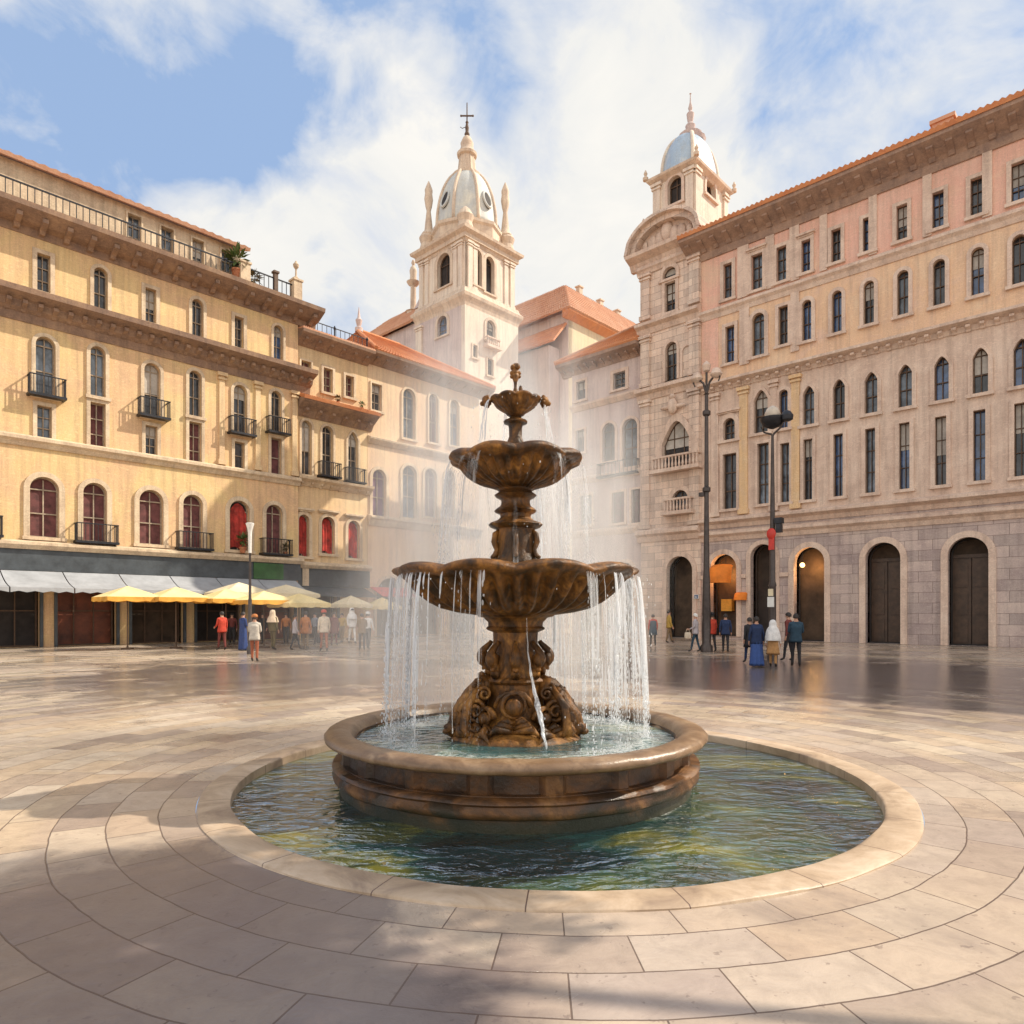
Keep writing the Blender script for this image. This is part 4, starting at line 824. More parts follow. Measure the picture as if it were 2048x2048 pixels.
p = foot(1545, 1322); zl = lambda y: EYE + (HY - y) * p.y / F
l2 = empty('street_lamp', tuple(p.xy) + (0,), TH_R, 'slender lamp post with a milky globe in a dark bowl and a red sign', 'street lamp')
lathe_obj('post', [(.17, 0), (.18, .3), (.13, .4), (.12, 2.6), (.14, 2.65), (.10, 2.8), (.085, zl(1040)), (.055, zl(910)), (.045, zl(872))], 'post', l2)
mb = MB()
mb.tube([(0, 0, zl(873)), (.05, 0, zl(868)), (.28, 0, zl(858)), (.42, 0, zl(845))], [.04, .04, .035, .03], 8); mb.tube([(0, 0, zl(873)), (-.05, 0, zl(868)), (-.3, 0, zl(862)), (-.42, 0, zl(850))], [.04, .035, .03, .02], 8); mb.build('fork', M['post'], l2)
lathe_obj('bowl', [(.05, zl(858)), (.30, zl(852)), (.42, zl(841)), (.43, zl(836)), (.36, zl(836)), (.34, zl(846)), (.05, zl(853))], 'iron', l2, 18)
lathe_obj('globe', [(.12, zl(848)), (.24, zl(838)), (.27, zl(828)), (.2, zl(818)), (.08, zl(813)), (.01, zl(811))], 'globe', l2, 16)
mb = MB(); mb.lathe([(.1, 0), (.2, .05), (.22, .2), (.12, .34), (.03, .38)], 12, c=(.50, 0, zl(848))); mb.build('end_knob', M['iron'], l2, True, 40)
mb = MB(); mb.ball((.0, -.11, zl(1068)), .17, 12, (1, .35, 1.2)); mb.box(-.09, .10, -.13, -.07, zl(1100), zl(1075)); mb.build('red_sign', M['red'], l2, True, 30)
mb = MB(); mb.box(.10, .36, -.12, .12, zl(1048), zl(1037)); mb.box(.14, .32, -.1, .1, zl(1066), zl(1049)); mb.build('signal_box', M['iron'], l2)
mb = MB(); mb.box(-.09, .07, -.16, -.10, zl(1192), zl(1178)); mb.build('notice', M['awn_c'], l2)
mb = MB(); mb.box(-.12, .10, -.15, -.10, zl(1214), zl(1194)); mb.build('notice', M['white'], l2)

p = at(500, HY, 28.0); zl = lambda y: EYE + (HY - y) * p.y / F
l3 = empty('street_lamp', (p.x, p.y, 0), TH_L, 'thin grey lamp post with one white flared shade, before the yellow canopies', 'street lamp')
lathe_obj('post', [(.12, 0), (.13, .25), (.08, .35), (.075, 2.2), (.055, 2.3), (.045, zl(1105)), (.05, zl(1104))], 'post', l3)
lathe_obj('shade', [(.06, zl(1106)), (.075, zl(1065)), (.10, zl(1058)), (.17, zl(1047)), (.14, zl(1046)), (.03, zl(1050))], 'white', l3, 14)
mb = MB(); b = fd.box(1390, 1399, 1189, 1198); mb.box(b[0], b[1], -.14, -.07, b[2], b[3]); sg = mb.build('blue_sign', M['white'], None); sg.matrix_world = fd.W; tag(sg, 'small square blue and white sign on the wall between the two right arches', 'sign')
mb = MB(); cx_ = (b[0] + b[1]) / 2; cz_ = (b[2] + b[3]) / 2; w_ = (b[1] - b[0])
mb.box(b[0] + w_ * .1, b[1] - w_ * .1, -.15, -.141, b[2] + w_ * .1, b[3] - w_ * .1); q = mb.build('blue_field', M['blue'], sg)
mb = MB(); mb.box(cx_ - w_ * .25, cx_ + w_ * .25, -.158, -.151, cz_ + w_ * .06, cz_ + w_ * .16); mb.box(cx_ - w_ * .25, cx_ + w_ * .25, -.158, -.151, cz_ - w_ * .2, cz_ - w_ * .1); mb.box(cx_ - w_ * .25, cx_ - w_ * .15, -.158, -.151, cz_ - w_ * .095, cz_ + w_ * .055); mb.build('white_mark', M['white'], sg)

# canopies in front of the shops
def parasol(px_, Y, w, zlo, zhi, label, top='awn_y', val='awn_o', rz=TH_L, group='cafe canopies before the left shops'):
    p = at(px_, HY, Y); r = empty('cafe_parasol', (p.x, p.y, 0), rz, label, 'parasol', group)
    lathe_obj('pole', [(.28, 0), (.28, .07), (.05, .09), (.032, .2), (.032, zhi)], 'wood', r, 10)
    m = MB(); n = 12; vs = []; h = w / 2
    rim = []
    for sd in range(4):
        a = pi / 4 + sd * pi / 2; a2 = a + pi / 2; A = Vector((cos(a), sin(a))) * h * 1.414; B = Vector((cos(a2), sin(a2))) * h * 1.414
        for i in range(n): rim.append(A.lerp(B, i / n))
    k = len(rim); rings = 6
    for j in range(1, rings + 1):
        u = j / rings
        for i, q in enumerate(rim):
            sag = .10 * w * .3 * sin(pi * u) * (1 - abs((i % n) / n * 2 - 1) * 0 ) * sin(pi * (i % n) / n)
            vs.append((q.x * u, q.y * u, zhi - (zhi - zlo) * (u ** 1.15) - sag))
    vs.append((0, 0, zhi + .02)); t = len(vs) - 1
    fs = [(t, i, (i + 1) % k) for i in range(k)] + [(j * k + i, (j + 1) * k + i, (j + 1) * k + (i + 1) % k, j * k + (i + 1) % k) for j in range(rings - 1) for i in range(k)]
    m.add(vs, fs); m.add([(v[0] * .995, v[1] * .995, v[2] - .02) for v in vs], [f[::-1] for f in fs]); m.build('canopy', M[top], r, True)
    m = MB(); vs = []
    for i, q in enumerate(rim): vs += [(q.x * 1.003, q.y * 1.003, zlo + .005), (q.x * 1.01, q.y * 1.01, zlo - .17 - .05 * abs(sin(pi * (i % n) / n * 3)))]
    m.add(vs, [(2 * i, 2 * i + 1, 2 * ((i + 1) % k) + 1, 2 * ((i + 1) % k)) for i in range(k)]); m.build('valance', M[val], r)
    m = MB()
    for sd in range(4): a = pi / 4 + sd * pi / 2; m.tube([(0, 0, zhi - .5), (cos(a) * h * .7, sin(a) * h * .7, zlo + (zhi - zlo) * .33)], .014, 5)
    m.build('ribs', M['wood'], r); return r
parasol(452, 33.5, 2.2, 2.35, 2.85, 'pale yellow square canopy left of the thin lamp post, cut by the red clad walker')
parasol(528, 33.0, 2.3, 2.28, 2.72, 'yellow square canopy with an orange edge just right of the thin lamp post')
parasol(598, 33.6, 2.2, 2.15, 2.62, 'palest yellow canopy, last of the front row towards the fountain', val='awn_y')
parasol(478, 36.6, 2.6, 2.75, 3.3, 'cream canopy in the back row behind the thin lamp post', 'awn_c', 'awn_c')
parasol(572, 37.2, 2.6, 2.7, 3.2, 'cream canopy in the back row nearest the dark awning', 'awn_c', 'awn_c')
parasol(352, 32.5, 2.3, 2.4, 2.9, 'yellow canopy second from the far left end of the front row')
parasol(255, 31.5, 2.3, 2.4, 2.9, 'yellow canopy at the far left end of the front row')
parasol(702, 43.0, 1.9, 2.2, 2.75, 'small cream parasol half lost in the spray, near the red awning', 'awn_c', 'awn_c')
parasol(764, 46.0, 1.9, 2.1, 2.7, 'small yellow parasol deepest in the spray by the peach house', 'awn_y', 'awn_y')
# ------------------------------------------------------------------ GROUND, POOL, WATER
PC = Vector((.40, 7.3, 0)); FC = Vector((.037, 7.3, 0)); PR = 3.14
def paving():
    m, t, b = nt('worn_wet_paving')
    g = t.nodes.new('ShaderNodeNewGeometry'); s = t.nodes.new('ShaderNodeSeparateXYZ'); t.links.new(g.outputs['Position'], s.inputs[0])
    wv = N(t, 'ShaderNodeTexNoise', Scale=1.3, Detail=4.0); t.links.new(g.outputs['Position'], wv.inputs['Vector'])
    x = math_(t, 'SUBTRACT', s.outputs[0], PC.x); y = math_(t, 'SUBTRACT', s.outputs[1], PC.y)
    r = math_(t, 'SQRT', math_(t, 'ADD', math_(t, 'MULTIPLY', x, x), math_(t, 'MULTIPLY', y, y)))
    r = math_(t, 'ADD', r, math_(t, 'MULTIPLY', math_(t, 'SUBTRACT', wv.outputs['Fac'], .5), .06))
    a = math_(t, 'ARCTAN2', y, x)
    c = t.nodes.new('ShaderNodeCombineXYZ'); t.links.new(math_(t, 'MULTIPLY', a, 4.6), c.inputs[0]); t.links.new(r, c.inputs[1])
    br = N(t, 'ShaderNodeTexBrick', Scale=1.0); br.inputs['Brick Width'].default_value = .82; br.inputs['Row Height'].default_value = .37
    br.inputs['Mortar Size'].default_value = .0055; br.inputs['Mortar Smooth'].default_value = .3; br.inputs['Bias'].default_value = 0
    br.inputs['Color1'].default_value = (0, 0, 0, 1); br.inputs['Color2'].default_value = (1, 1, 1, 1); br.inputs['Mortar'].default_value = (.5, .5, .5, 1)
    t.links.new(c.outputs[0], br.inputs['Vector'])
    slab = ramp(t, br.outputs['Color'], [(0, (.25, .19, .165)), (.2, (.47, .37, .285)), (.4, (.70, .58, .43)), (.6, (.58, .43, .29)), (.8, (.64, .54, .43)), (1, (.36, .295, .275))])
    n1 = N(t, 'ShaderNodeTexNoise', Scale=.8, Detail=7.0, Roughness=.65, Distortion=.8); t.links.new(g.outputs['Position'], n1.inputs['Vector'])
    n2 = N(t, 'ShaderNodeTexNoise', Scale=5.0, Detail=7.0, Roughness=.7, Distortion=.5); t.links.new(g.outputs['Position'], n2.inputs['Vector'])
    col = mixc(t, .30, slab, ramp(t, n1.outputs['Fac'], [(.32, (.31, .24, .215)), (.5, (.57, .46, .35)), (.68, (.70, .59, .45))]))
    col = mixc(t, .5, col, ramp(t, n2.outputs['Fac'], [(.25, (.35, .35, .35)), (.6, (1, 1, 1))]), 'MULTIPLY')
    # broad darker courses laid round the pool
    wav = N(t, 'ShaderNodeTexNoise', Scale=.42, Detail=2.0); cc = t.nodes.new('ShaderNodeCombineXYZ'); t.links.new(r, cc.inputs[0]); t.links.new(cc.outputs[0], wav.inputs['Vector'])
    col = mixc(t, math_(t, 'MULTIPLY', ramp(t, wav.outputs['Fac'], [(.52, (0, 0, 0)), (.56, (1, 1, 1))]), .30), col, (.36, .275, .245))
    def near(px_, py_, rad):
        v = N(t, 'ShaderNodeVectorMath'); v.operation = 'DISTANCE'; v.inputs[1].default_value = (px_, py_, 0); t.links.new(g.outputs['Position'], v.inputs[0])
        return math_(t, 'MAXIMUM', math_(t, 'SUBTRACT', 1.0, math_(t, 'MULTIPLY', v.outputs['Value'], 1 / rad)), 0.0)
    wet_shade = math_(t, 'MAXIMUM', near(-2.1, 3.5, 2.1), near(-.8, 2.9, 1.2)); wet_shade = math_(t, 'MAXIMUM', wet_shade, math_(t, 'MULTIPLY', near(8.5, 19.0, 10.0), .85)); wet_shade = math_(t, 'MAXIMUM', wet_shade, math_(t, 'MULTIPLY', near(-6.0, 19.0, 8.5), .8)); wet_shade = math_(t, 'MAXIMUM', wet_shade, math_(t, 'MULTIPLY', near(-.6, 14.5, 3.8), .7))  # wet patches; the pair at front left paints foreground shade into the colour
    wet_shade = math_(t, 'ADD', wet_shade, math_(t, 'MULTIPLY', math_(t, 'ADD', math_(t, 'MULTIPLY', math_(t, 'SUBTRACT', n1.outputs['Fac'], .5), 1.5), math_(t, 'MULTIPLY', math_(t, 'SUBTRACT', n2.outputs['Fac'], .5), .5)), 1.0))
    gum = N(t, 'ShaderNodeTexNoise', Scale=11.0, Detail=3.0, Roughness=.7); t.links.new(g.outputs['Position'], gum.inputs['Vector'])
    col = mixc(t, math_(t, 'MULTIPLY', ramp(t, gum.outputs['Fac'], [(.63, (0, 0, 0)), (.68, (1, 1, 1))]), .45), col, (.16, .115, .10))
    wet_shade = ramp(t, wet_shade, [(.10, (0, 0, 0)), (.42, (1, 1, 1))])
    col = mixc(t, math_(t, 'MULTIPLY', wet_shade, .74), col, (.105, .082, .09))
    mort = mixc(t, math_(t, 'MULTIPLY', br.outputs['Fac'], .85), col, (.10, .065, .055))
    t.links.new(mort, b.inputs['Base Color'])
    wet = N(t, 'ShaderNodeTexNoise', Scale=.33, Detail=5.0, Roughness=.6, Distortion=.7); t.links.new(g.outputs['Position'], wet.inputs['Vector'])
    t.links.new(mixc(t, wet_shade, ramp(t, wet.outputs['Fac'], [(.40, (.10, .10, .10)), (.64, (.40, .40, .40))]), (.11, .11, .11)), b.inputs['Roughness'])
    b.inputs['Specular IOR Level'].default_value = .55
    n3 = N(t, 'ShaderNodeTexNoise', Scale=38.0, Detail=4.0, Roughness=.8); t.links.new(g.outputs['Position'], n3.inputs['Vector'])
    sepc = t.nodes.new('ShaderNodeSeparateColor'); t.links.new(br.outputs['Color'], sepc.inputs[0])
    h = math_(t, 'SUBTRACT', math_(t, 'ADD', math_(t, 'MULTIPLY', n2.outputs['Fac'], .5), math_(t, 'MULTIPLY', n3.outputs['Fac'], .22)), math_(t, 'MULTIPLY', br.outputs['Fac'], 1.3)); h = math_(t, 'ADD', h, math_(t, 'MULTIPLY', sepc.outputs[0], .35))
    bump(t, b, h, .6, .016)
    return m
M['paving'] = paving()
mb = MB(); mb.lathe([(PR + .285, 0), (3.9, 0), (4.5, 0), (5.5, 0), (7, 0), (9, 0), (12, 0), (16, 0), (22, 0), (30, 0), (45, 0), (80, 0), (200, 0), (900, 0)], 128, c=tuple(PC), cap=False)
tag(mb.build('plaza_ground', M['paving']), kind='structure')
def kerbmat():
    m, t, b = nt('worn_kerb_stone')
    g = t.nodes.new('ShaderNodeNewGeometry'); s = t.nodes.new('ShaderNodeSeparateXYZ'); t.links.new(g.outputs['Position'], s.inputs[0])
    a = math_(t, 'ARCTAN2', math_(t, 'SUBTRACT', s.outputs[1], PC.y), math_(t, 'SUBTRACT', s.outputs[0], PC.x))
    fr = math_(t, 'FRACT', math_(t, 'MULTIPLY', a, 3.6)); j = math_(t, 'LESS_THAN', fr, .009)
    f = N(t, 'ShaderNodeTexNoise', Scale=1.6, Detail=7.0, Roughness=.68, Distortion=.8); t.links.new(g.outputs['Position'], f.inputs['Vector'])
    col = ramp(t, f.outputs['Fac'], [(.3, (.26, .18, .125)), (.48, (.46, .335, .225)), (.68, (.63, .49, .36))])
    t.links.new(mixc(t, j, col, (.12, .07, .05)), b.inputs['Base Color']); b.inputs['Roughness'].default_value = .45
    f2 = N(t, 'ShaderNodeTexNoise', Scale=9.0, Detail=6.0, Roughness=.7); t.links.new(g.outputs['Position'], f2.inputs['Vector'])
    bump(t, b, f2.outputs['Fac'], .3, .02); return m
M['kerb'] = kerbmat()
def wob(a, r, z, k): return (r + .018 * noise.noise(Vector((cos(a) * 5, sin(a) * 5, k * .7))), z + (.006 * noise.noise(Vector((cos(a) * 7, sin(a) * 7, 3))) if z > 0 else 0))
mb = MB(); mb.lathe([(PR, -.55), (PR, .0), (PR + .008, .014), (PR + .03, .020), (PR + .15, .022), (PR + .265, .020), (PR + .285, .010), (PR + .29, -.1)], 200, wob, tuple(PC), False)
tag(mb.build('pool_kerb', M['kerb'], None, True, 50), kind='structure')
M['floor'] = stucco('mossy_pool_floor', [(.62, .50, .10), (.46, .40, .08), (.14, .20, .10), (.52, .34, .08)], .8)
mb = MB(); mb.lathe([(.2, -.42), (1, -.42), (2, -.42), (PR + .02, -.42)], 96, c=tuple(PC), cap=False); tag(mb.build('pool_floor', M['floor']), kind='structure')

def water(name, deep, murk, glint, scale, foam=None, bs=.5, tint=(.50, .66, .50)):
    m = bpy.data.materials.new(name); m.use_nodes = True; t = m.node_tree; t.nodes.clear()
    out = t.nodes.new('ShaderNodeOutputMaterial'); g = t.nodes.new('ShaderNodeNewGeometry')
    def nz(sc, d, r, dist, stretch=(1, 1, 1)):
        mp = t.nodes.new('ShaderNodeMapping'); mp.inputs['Scale'].default_value = stretch; t.links.new(g.outputs['Position'], mp.inputs['Vector'])
        n = N(t, 'ShaderNodeTexNoise', Scale=sc, Detail=d, Roughness=r, Distortion=dist); t.links.new(mp.outputs[0], n.inputs['Vector']); return n.outputs['Fac']
    h = math_(t, 'ADD', nz(scale, 2.0, .5, 1.4, (.7, 1.25, 1)), math_(t, 'MULTIPLY', nz(scale * 2.9, 3.0, .55, .9, (.7, 1.3, 1)), .36))
    bp = N(t, 'ShaderNodeBump', Strength=bs, Distance=.16); t.links.new(h, bp.inputs['Height'])
    tr = N(t, 'ShaderNodeBsdfTransparent'); tr.inputs['Color'].default_value = (*tint, 1)
    df = N(t, 'ShaderNodeBsdfDiffuse')
    t.links.new(ramp(t, nz(scale * .30, 7.0, .62, .8, (.7, 1.2, 1)), [(.42, deep), (.51, murk), (.61, glint)]), df.inputs['Color']); t.links.new(bp.outputs[0], df.inputs['Normal'])
    gl = N(t, 'ShaderNodeBsdfGlossy', Roughness=.04); t.links.new(bp.outputs[0], gl.inputs['Normal'])
    fz = N(t, 'ShaderNodeFresnel', IOR=1.36); t.links.new(bp.outputs[0], fz.inputs['Normal'])
    def mx(f, a, b2):
        n = t.nodes.new('ShaderNodeMixShader')
        if hasattr(f, 'is_linked'): t.links.new(f, n.inputs[0])
        else: n.inputs[0].default_value = f
        t.links.new(a, n.inputs[1]); t.links.new(b2, n.inputs[2]); return n.outputs[0]
    sh = mx(.46, tr.outputs[0], df.outputs[0]); sh = mx(math_(t, 'MULTIPLY', math_(t, 'MINIMUM', fz.outputs[0], .6), .85), sh, gl.outputs[0])
    if foam:
        fd_ = N(t, 'ShaderNodeBsdfDiffuse'); fd_.inputs['Color'].default_value = (.78, .80, .78, 1)
        s = t.nodes.new('ShaderNodeSeparateXYZ'); t.links.new(g.outputs['Position'], s.inputs[0])
        x = math_(t, 'SUBTRACT', s.outputs[0], FC.x); y = math_(t, 'SUBTRACT', s.outputs[1], FC.y)
        r = math_(t, 'SQRT', math_(t, 'ADD', math_(t, 'MULTIPLY', x, x), math_(t, 'MULTIPLY', y, y)))
        ringf = math_(t, 'SUBTRACT', 1.0, math_(t, 'MULTIPLY', math_(t, 'ABSOLUTE', math_(t, 'SUBTRACT', r, foam[0])), 1 / foam[1]))
        f = math_(t, 'MULTIPLY', math_(t, 'MAXIMUM', ringf, 0.0), ramp(t, nz(9, 6.0, .7, 1.5), [(.40, (0, 0, 0)), (.62, (1, 1, 1))])); f = math_(t, 'MULTIPLY', f, foam[2])
        sh = mx(f, sh, fd_.outputs[0])
    t.links.new(sh, out.inputs['Surface']); return m
M['pool_water'] = water('rippled_pool_water', (.004, .028, .045), (.03, .12, .12), (.38, .35, .06), 3.1, None, .6, (.62, .75, .5))
M['basin_water'] = water('churned_basin_water', (.02, .12, .16), (.09, .30, .32), (.42, .48, .26), 3.0, (1.33, .35, .6), .4, (.6, .8, .75))
mb = MB(); mb.lathe([(.1, -.075), (1, -.075), (2, -.075), (PR + .01, -.075)], 96, c=tuple(PC), cap=False); tag(mb.build('pool_water', M['pool_water']), kind='structure')
mb = MB(); mb.lathe([(.1, .40), (.8, .40), (1.74, .40)], 96, c=tuple(FC), cap=False); tag(mb.build('basin_water', M['basin_water']), kind='structure')

# ------------------------------------------------------------------ FOUNTAIN
fo = empty('fountain', tuple(FC), 0, 'big brown three tiered fountain with scalloped bowls standing in a round stone basin', 'fountain')
NB = 240
def blk(a, r, z, k):
    u = (a / (2 * pi) * 18) % 1; p = (.05 if .14 < u < .86 else 0) if 3 <= k <= 6 else 0
    return (r - p + .012 * noise.noise(Vector((cos(a) * 6, sin(a) * 6, k * .5))), z)
mb = MB(); mb.lathe([(1.80, -.45), (1.82, -.02), (1.81, .22), (1.80, .225), (1.80, .25), (1.80, .40), (1.80, .425), (1.84, .43), (1.66, .43), (1.66, .2), (1.66, .05)], NB, blk, (0, 0, 0), False); bw = mb.build('basin_wall', M['basin'], fo, True, 40)
mb = MB(); mb.lathe([(1.80, .03), (1.85, .035), (1.885, .06), (1.89, .10), (1.875, .15), (1.90, .175), (1.885, .205), (1.80, .215)], NB, wob, (0, 0, 0), False); mb.build('basin_plinth', M['basin'], fo, True, 60)
def wob2(a, r, z, k): return (r + .010 * noise.noise(Vector((cos(a) * 9, sin(a) * 9, k * .6))), z + .008 * noise.noise(Vector((cos(a) * 8, sin(a) * 8, k * .3 + 5))))
mb = MB(); mb.lathe([(1.66, .40), (1.69, .47), (1.73, .51), (1.80, .525), (1.88, .522), (1.94, .505), (1.972, .47), (1.965, .435), (1.92, .412), (1.86, .405), (1.80, .40), (1.66, .40)], NB, wob2, (0, 0, 0), False); mb.build('basin_rim', M['rim'], fo, True)
mb = MB(); mb.lathe([(.1, .06), (1.67, .06)], 64, cap=False); mb.build('basin_floor', M['floor'], fo)

def lobe(n, off=0.0):
    return lambda a: abs(sin(n * (a + pi / 2 + off) / 2)) ** .95
def bowl(name, prof, wl, n, amp, zamp, m, famp, nseg=360, droop=0.0):
    lf = lobe(n)
    def fn(a, r, z, k):
        L = lf(a); w = wl[k][0]; f = wl[k][1]
        rr = r * (1 + amp * w * (L - .55)) * (1 - famp * f * abs(cos(m * a + r * 1.2)) ** 2)
        rr += .006 * noise.noise(Vector((cos(a) * 9 * r, sin(a) * 9 * r, z * 9)))
        return rr, z + zamp * w * (L - .55)
    mb = MB(); mb.lathe(prof, nseg, fn, cap=False); return mb.build(name, M['bronze'], fo, True)
bowl('large_bowl', [(.30, 1.665), (.42, 1.672), (.62, 1.70), (.80, 1.745), (.92, 1.805), (1.0, 1.865), (1.07, 1.925), (1.12, 1.98), (1.155, 2.02), (1.18, 2.05), (1.225, 2.065), (1.262, 2.09), (1.278, 2.115), (1.262, 2.14), (1.21, 2.16), (1.15, 2.172), (1.08, 2.16), (1.0, 2.13), (.6, 2.06), (.15, 2.05)],
     [(0, 0), (0, .6), (0, 1), (0, 1), (0, 1), (0, 1), (.05, 1), (.1, 1), (.2, .8), (.5, .5), (1, .1), (1, 0), (1, 0), (1, 0), (1, 0), (.8, 0), (.5, 0), (.2, 0), (0, 0), (0, 0)], 10, .055, .055, 20, .12)
bowl('middle_bowl', [(.16, 3.0), (.20, 3.01), (.31, 3.05), (.40, 3.075), (.47, 3.11), (.53, 3.155), (.575, 3.205), (.605, 3.245), (.655, 3.265), (.69, 3.285), (.705, 3.31), (.69, 3.34), (.64, 3.365), (.58, 3.375), (.52, 3.36), (.40, 3.33), (.1, 3.32)],
     [(0, 0), (0, .3), (0, 1), (0, 1), (0, 1), (0, 1), (0, 1), (.2, .7), (.8, .1), (1, 0), (1, 0), (1, 0), (1, 0), (.7, 0), (.4, 0), (0, 0), (0, 0)], 8, .05, .04, 16, .10)
bowl('top_bowl', [(.07, 3.79), (.09, 3.80), (.11, 3.825), (.16, 3.855), (.205, 3.885), (.232, 3.92), (.24, 3.945), (.262, 3.952), (.27, 3.967), (.25, 3.985), (.21, 3.975), (.05, 3.95)],
     [(0, 0), (0, .5), (0, 1), (0, 1), (0, 1), (0, .6), (0, 0), (1, 0), (1, 0), (1, 0), (.5, 0), (0, 0)], 8, .05, .02, 8, .06, 200)
def nz_(a, r, z, k): return (r * (1 + .03 * noise.noise(Vector((cos(a) * 3, sin(a) * 3, z * 8))) - .025 * abs(cos(4 * a))), z)
mb = MB(); mb.lathe([(.2, 2.1), (.24, 2.15), (.245, 2.26), (.225, 2.30), (.215, 2.36), (.225, 2.48), (.215, 2.56), (.21, 2.585), (.275, 2.61), (.295, 2.63), (.275, 2.65), (.205, 2.675), (.165, 2.71), (.17, 2.745), (.215, 2.765), (.23, 2.78), (.21, 2.80), (.165, 2.83), (.155, 2.87), (.16, 2.90), (.215, 2.93), (.23, 2.945), (.20, 2.965), (.175, 2.985), (.20, 3.005), (.205, 3.03)], 64, nz_, cap=False); mb.build('middle_stem', M['bronze'], fo, True, 50)
for i in range(6):
    a = pi / 6 + i * pi / 3; d = Vector((cos(a), sin(a), 0)); mb = MB()
    mb.tube([d * .2 + Vector((0, 0, 2.56)), d * .25 + Vector((0, 0, 2.52)), d * .26 + Vector((0, 0, 2.44)), d * .225 + Vector((0, 0, 2.36)), d * .25 + Vector((0, 0, 2.30)), d * .29 + Vector((0, 0, 2.27))], [.02, .03, .032, .025, .03, .02], 8)
    mb.build('stem_scroll', M['bronze'], fo, True)
mb = MB(); mb.lathe([(.12, 3.28), (.12, 3.40), (.105, 3.48), (.085, 3.53), (.07, 3.57), (.072, 3.66), (.08, 3.70), (.085, 3.705), (.125, 3.715), (.13, 3.73), (.115, 3.745), (.07, 3.765), (.058, 3.78), (.085, 3.80)], 48, nz_, cap=False); mb.build('upper_stem', M['bronze'], fo, True, 50)
# finial figure
mb = MB(); mb.lathe([(.05, 3.93), (.04, 4.0), (.022, 4.03), (.026, 4.06), (.015, 4.10), (.018, 4.15), (.042, 4.21), (.04, 4.24)], 16)
for q, r in (((0, 0, 4.255), .044), ((.04, .0, 4.25), .022), ((-.04, 0, 4.25), .022), ((.02, -.03, 4.31), .032), ((-.025, 0, 4.31), .03), ((0, .03, 4.335), .03), ((.04, 0, 4.215), .02), ((-.04, -.01, 4.21), .02)): mb.ball(q, r, 10, (1, 1, 1), lambda d: 1 + .25 * noise.noise(d * 3))
mb.build('finial', M['bronze'], fo, True)
mb = MB(); mb.lathe([(.02, 3.93), (.016, 4.02), (.022, 4.06), (.016, 4.09), (.004, 4.10)], 10, c=(.055, -.06, 0)); mb.build('nozzle', M['bronze'], fo, True)
for a in (radians(4), radians(176), radians(90)):
    mb = MB(); d = Vector((cos(a), sin(a), 0)); c = d * .31 + Vector((0, 0, 3.955))
    mb.ball(tuple(c), .055, 12, (1, 1, 1.05), lambda v: 1 + .28 * noise.noise(v * 2.6)); mb.ball(tuple(c + d * .045 + Vector((0, 0, -.022))), .028, 8)
    for k in range(9):
        b_ = 2 * pi * k / 9; s = Vector((-sin(a), cos(a), 0)); mb.ball(tuple(c - d * .012 + (s * cos(b_) + Vector((0, 0, 1)) * sin(b_)) * .052), .02, 6)
    mb.build('lion_spout', M['bronze'], fo, True)
# pedestal under the large bowl
def ped(a, r, z, k):
    f = cos(((a + pi / 8) % (pi / 4)) - pi / 8); return (r * (.965 / f * .5 + .5) * (1 + .02 * noise.noise(Vector((cos(a) * 4, sin(a) * 4, z * 9)))), z)
mb = MB(); mb.lathe([(.43, 1.68), (.40, 1.655), (.345, 1.645), (.325, 1.62), (.30, 1.60), (.295, 1.555), (.31, 1.545), (.32, 1.53), (.305, 1.515), (.265, 1.50), (.245, 1.49), (.24, 1.40), (.245, 1.34), (.27, 1.28), (.285, 1.21), (.29, 1.15), (.275, 1.09), (.275, 1.03), (.315, 1.0), (.325, .985), (.315, .965), (.285, .95), (.285, .86), (.31, .72), (.36, .62), (.46, .53), (.60, .47), (.66, .44), (.70, .40), (.70, .2)], 128, ped, cap=False); mb.build('pedestal', M['bronze'], fo, True, 50)
for i in range(8):                                     # S-shaped brackets round the pedestal
    a = i * pi / 4; d = Vector((cos(a), sin(a), 0)); mb = MB(); P = []
    for u in range(15):
        v = u / 14; P.append(d * (.255 + .115 * sin(pi * min(1, v * 1.05)) ** 1.5) + Vector((0, 0, 1.40 - .33 * v)))
    for u in range(9): b_ = -pi / 2 - u * .62; rr = .05 * (1 - u / 11); P.append(d * (.315 + rr * cos(b_)) + Vector((0, 0, 1.10 + rr * sin(b_))))
    mb.tube(P, [.022 + .03 * sin(pi * k / len(P)) for k in range(len(P))], 8); mb.ball(tuple(d * .345 + Vector((0, 0, 1.22))), .065, 10, (1, 1, 1.25), lambda v: 1 + .35 * noise.noise(v * 2.2)); mb.ball(tuple(d * .31 + Vector((0, 0, 1.33))), .035, 8); mb.build('scroll_bracket', M['bronze'], fo, True)
def spiral(mb, c, s, up, n_, R, turns, rad):
    P = []; m = int(turns * 14)
    for k in range(m):
        u = k / (m - 1); a = u * turns * 2 * pi; r = R * (1 - u * .82); P.append(c + s * r * cos(a) + up * r * sin(a) + n_ * .05 * u)
    mb.tube(P, [rad * (1 - .45 * k / m) for k in range(m)], 8)
Zv = Vector((0, 0, 1))
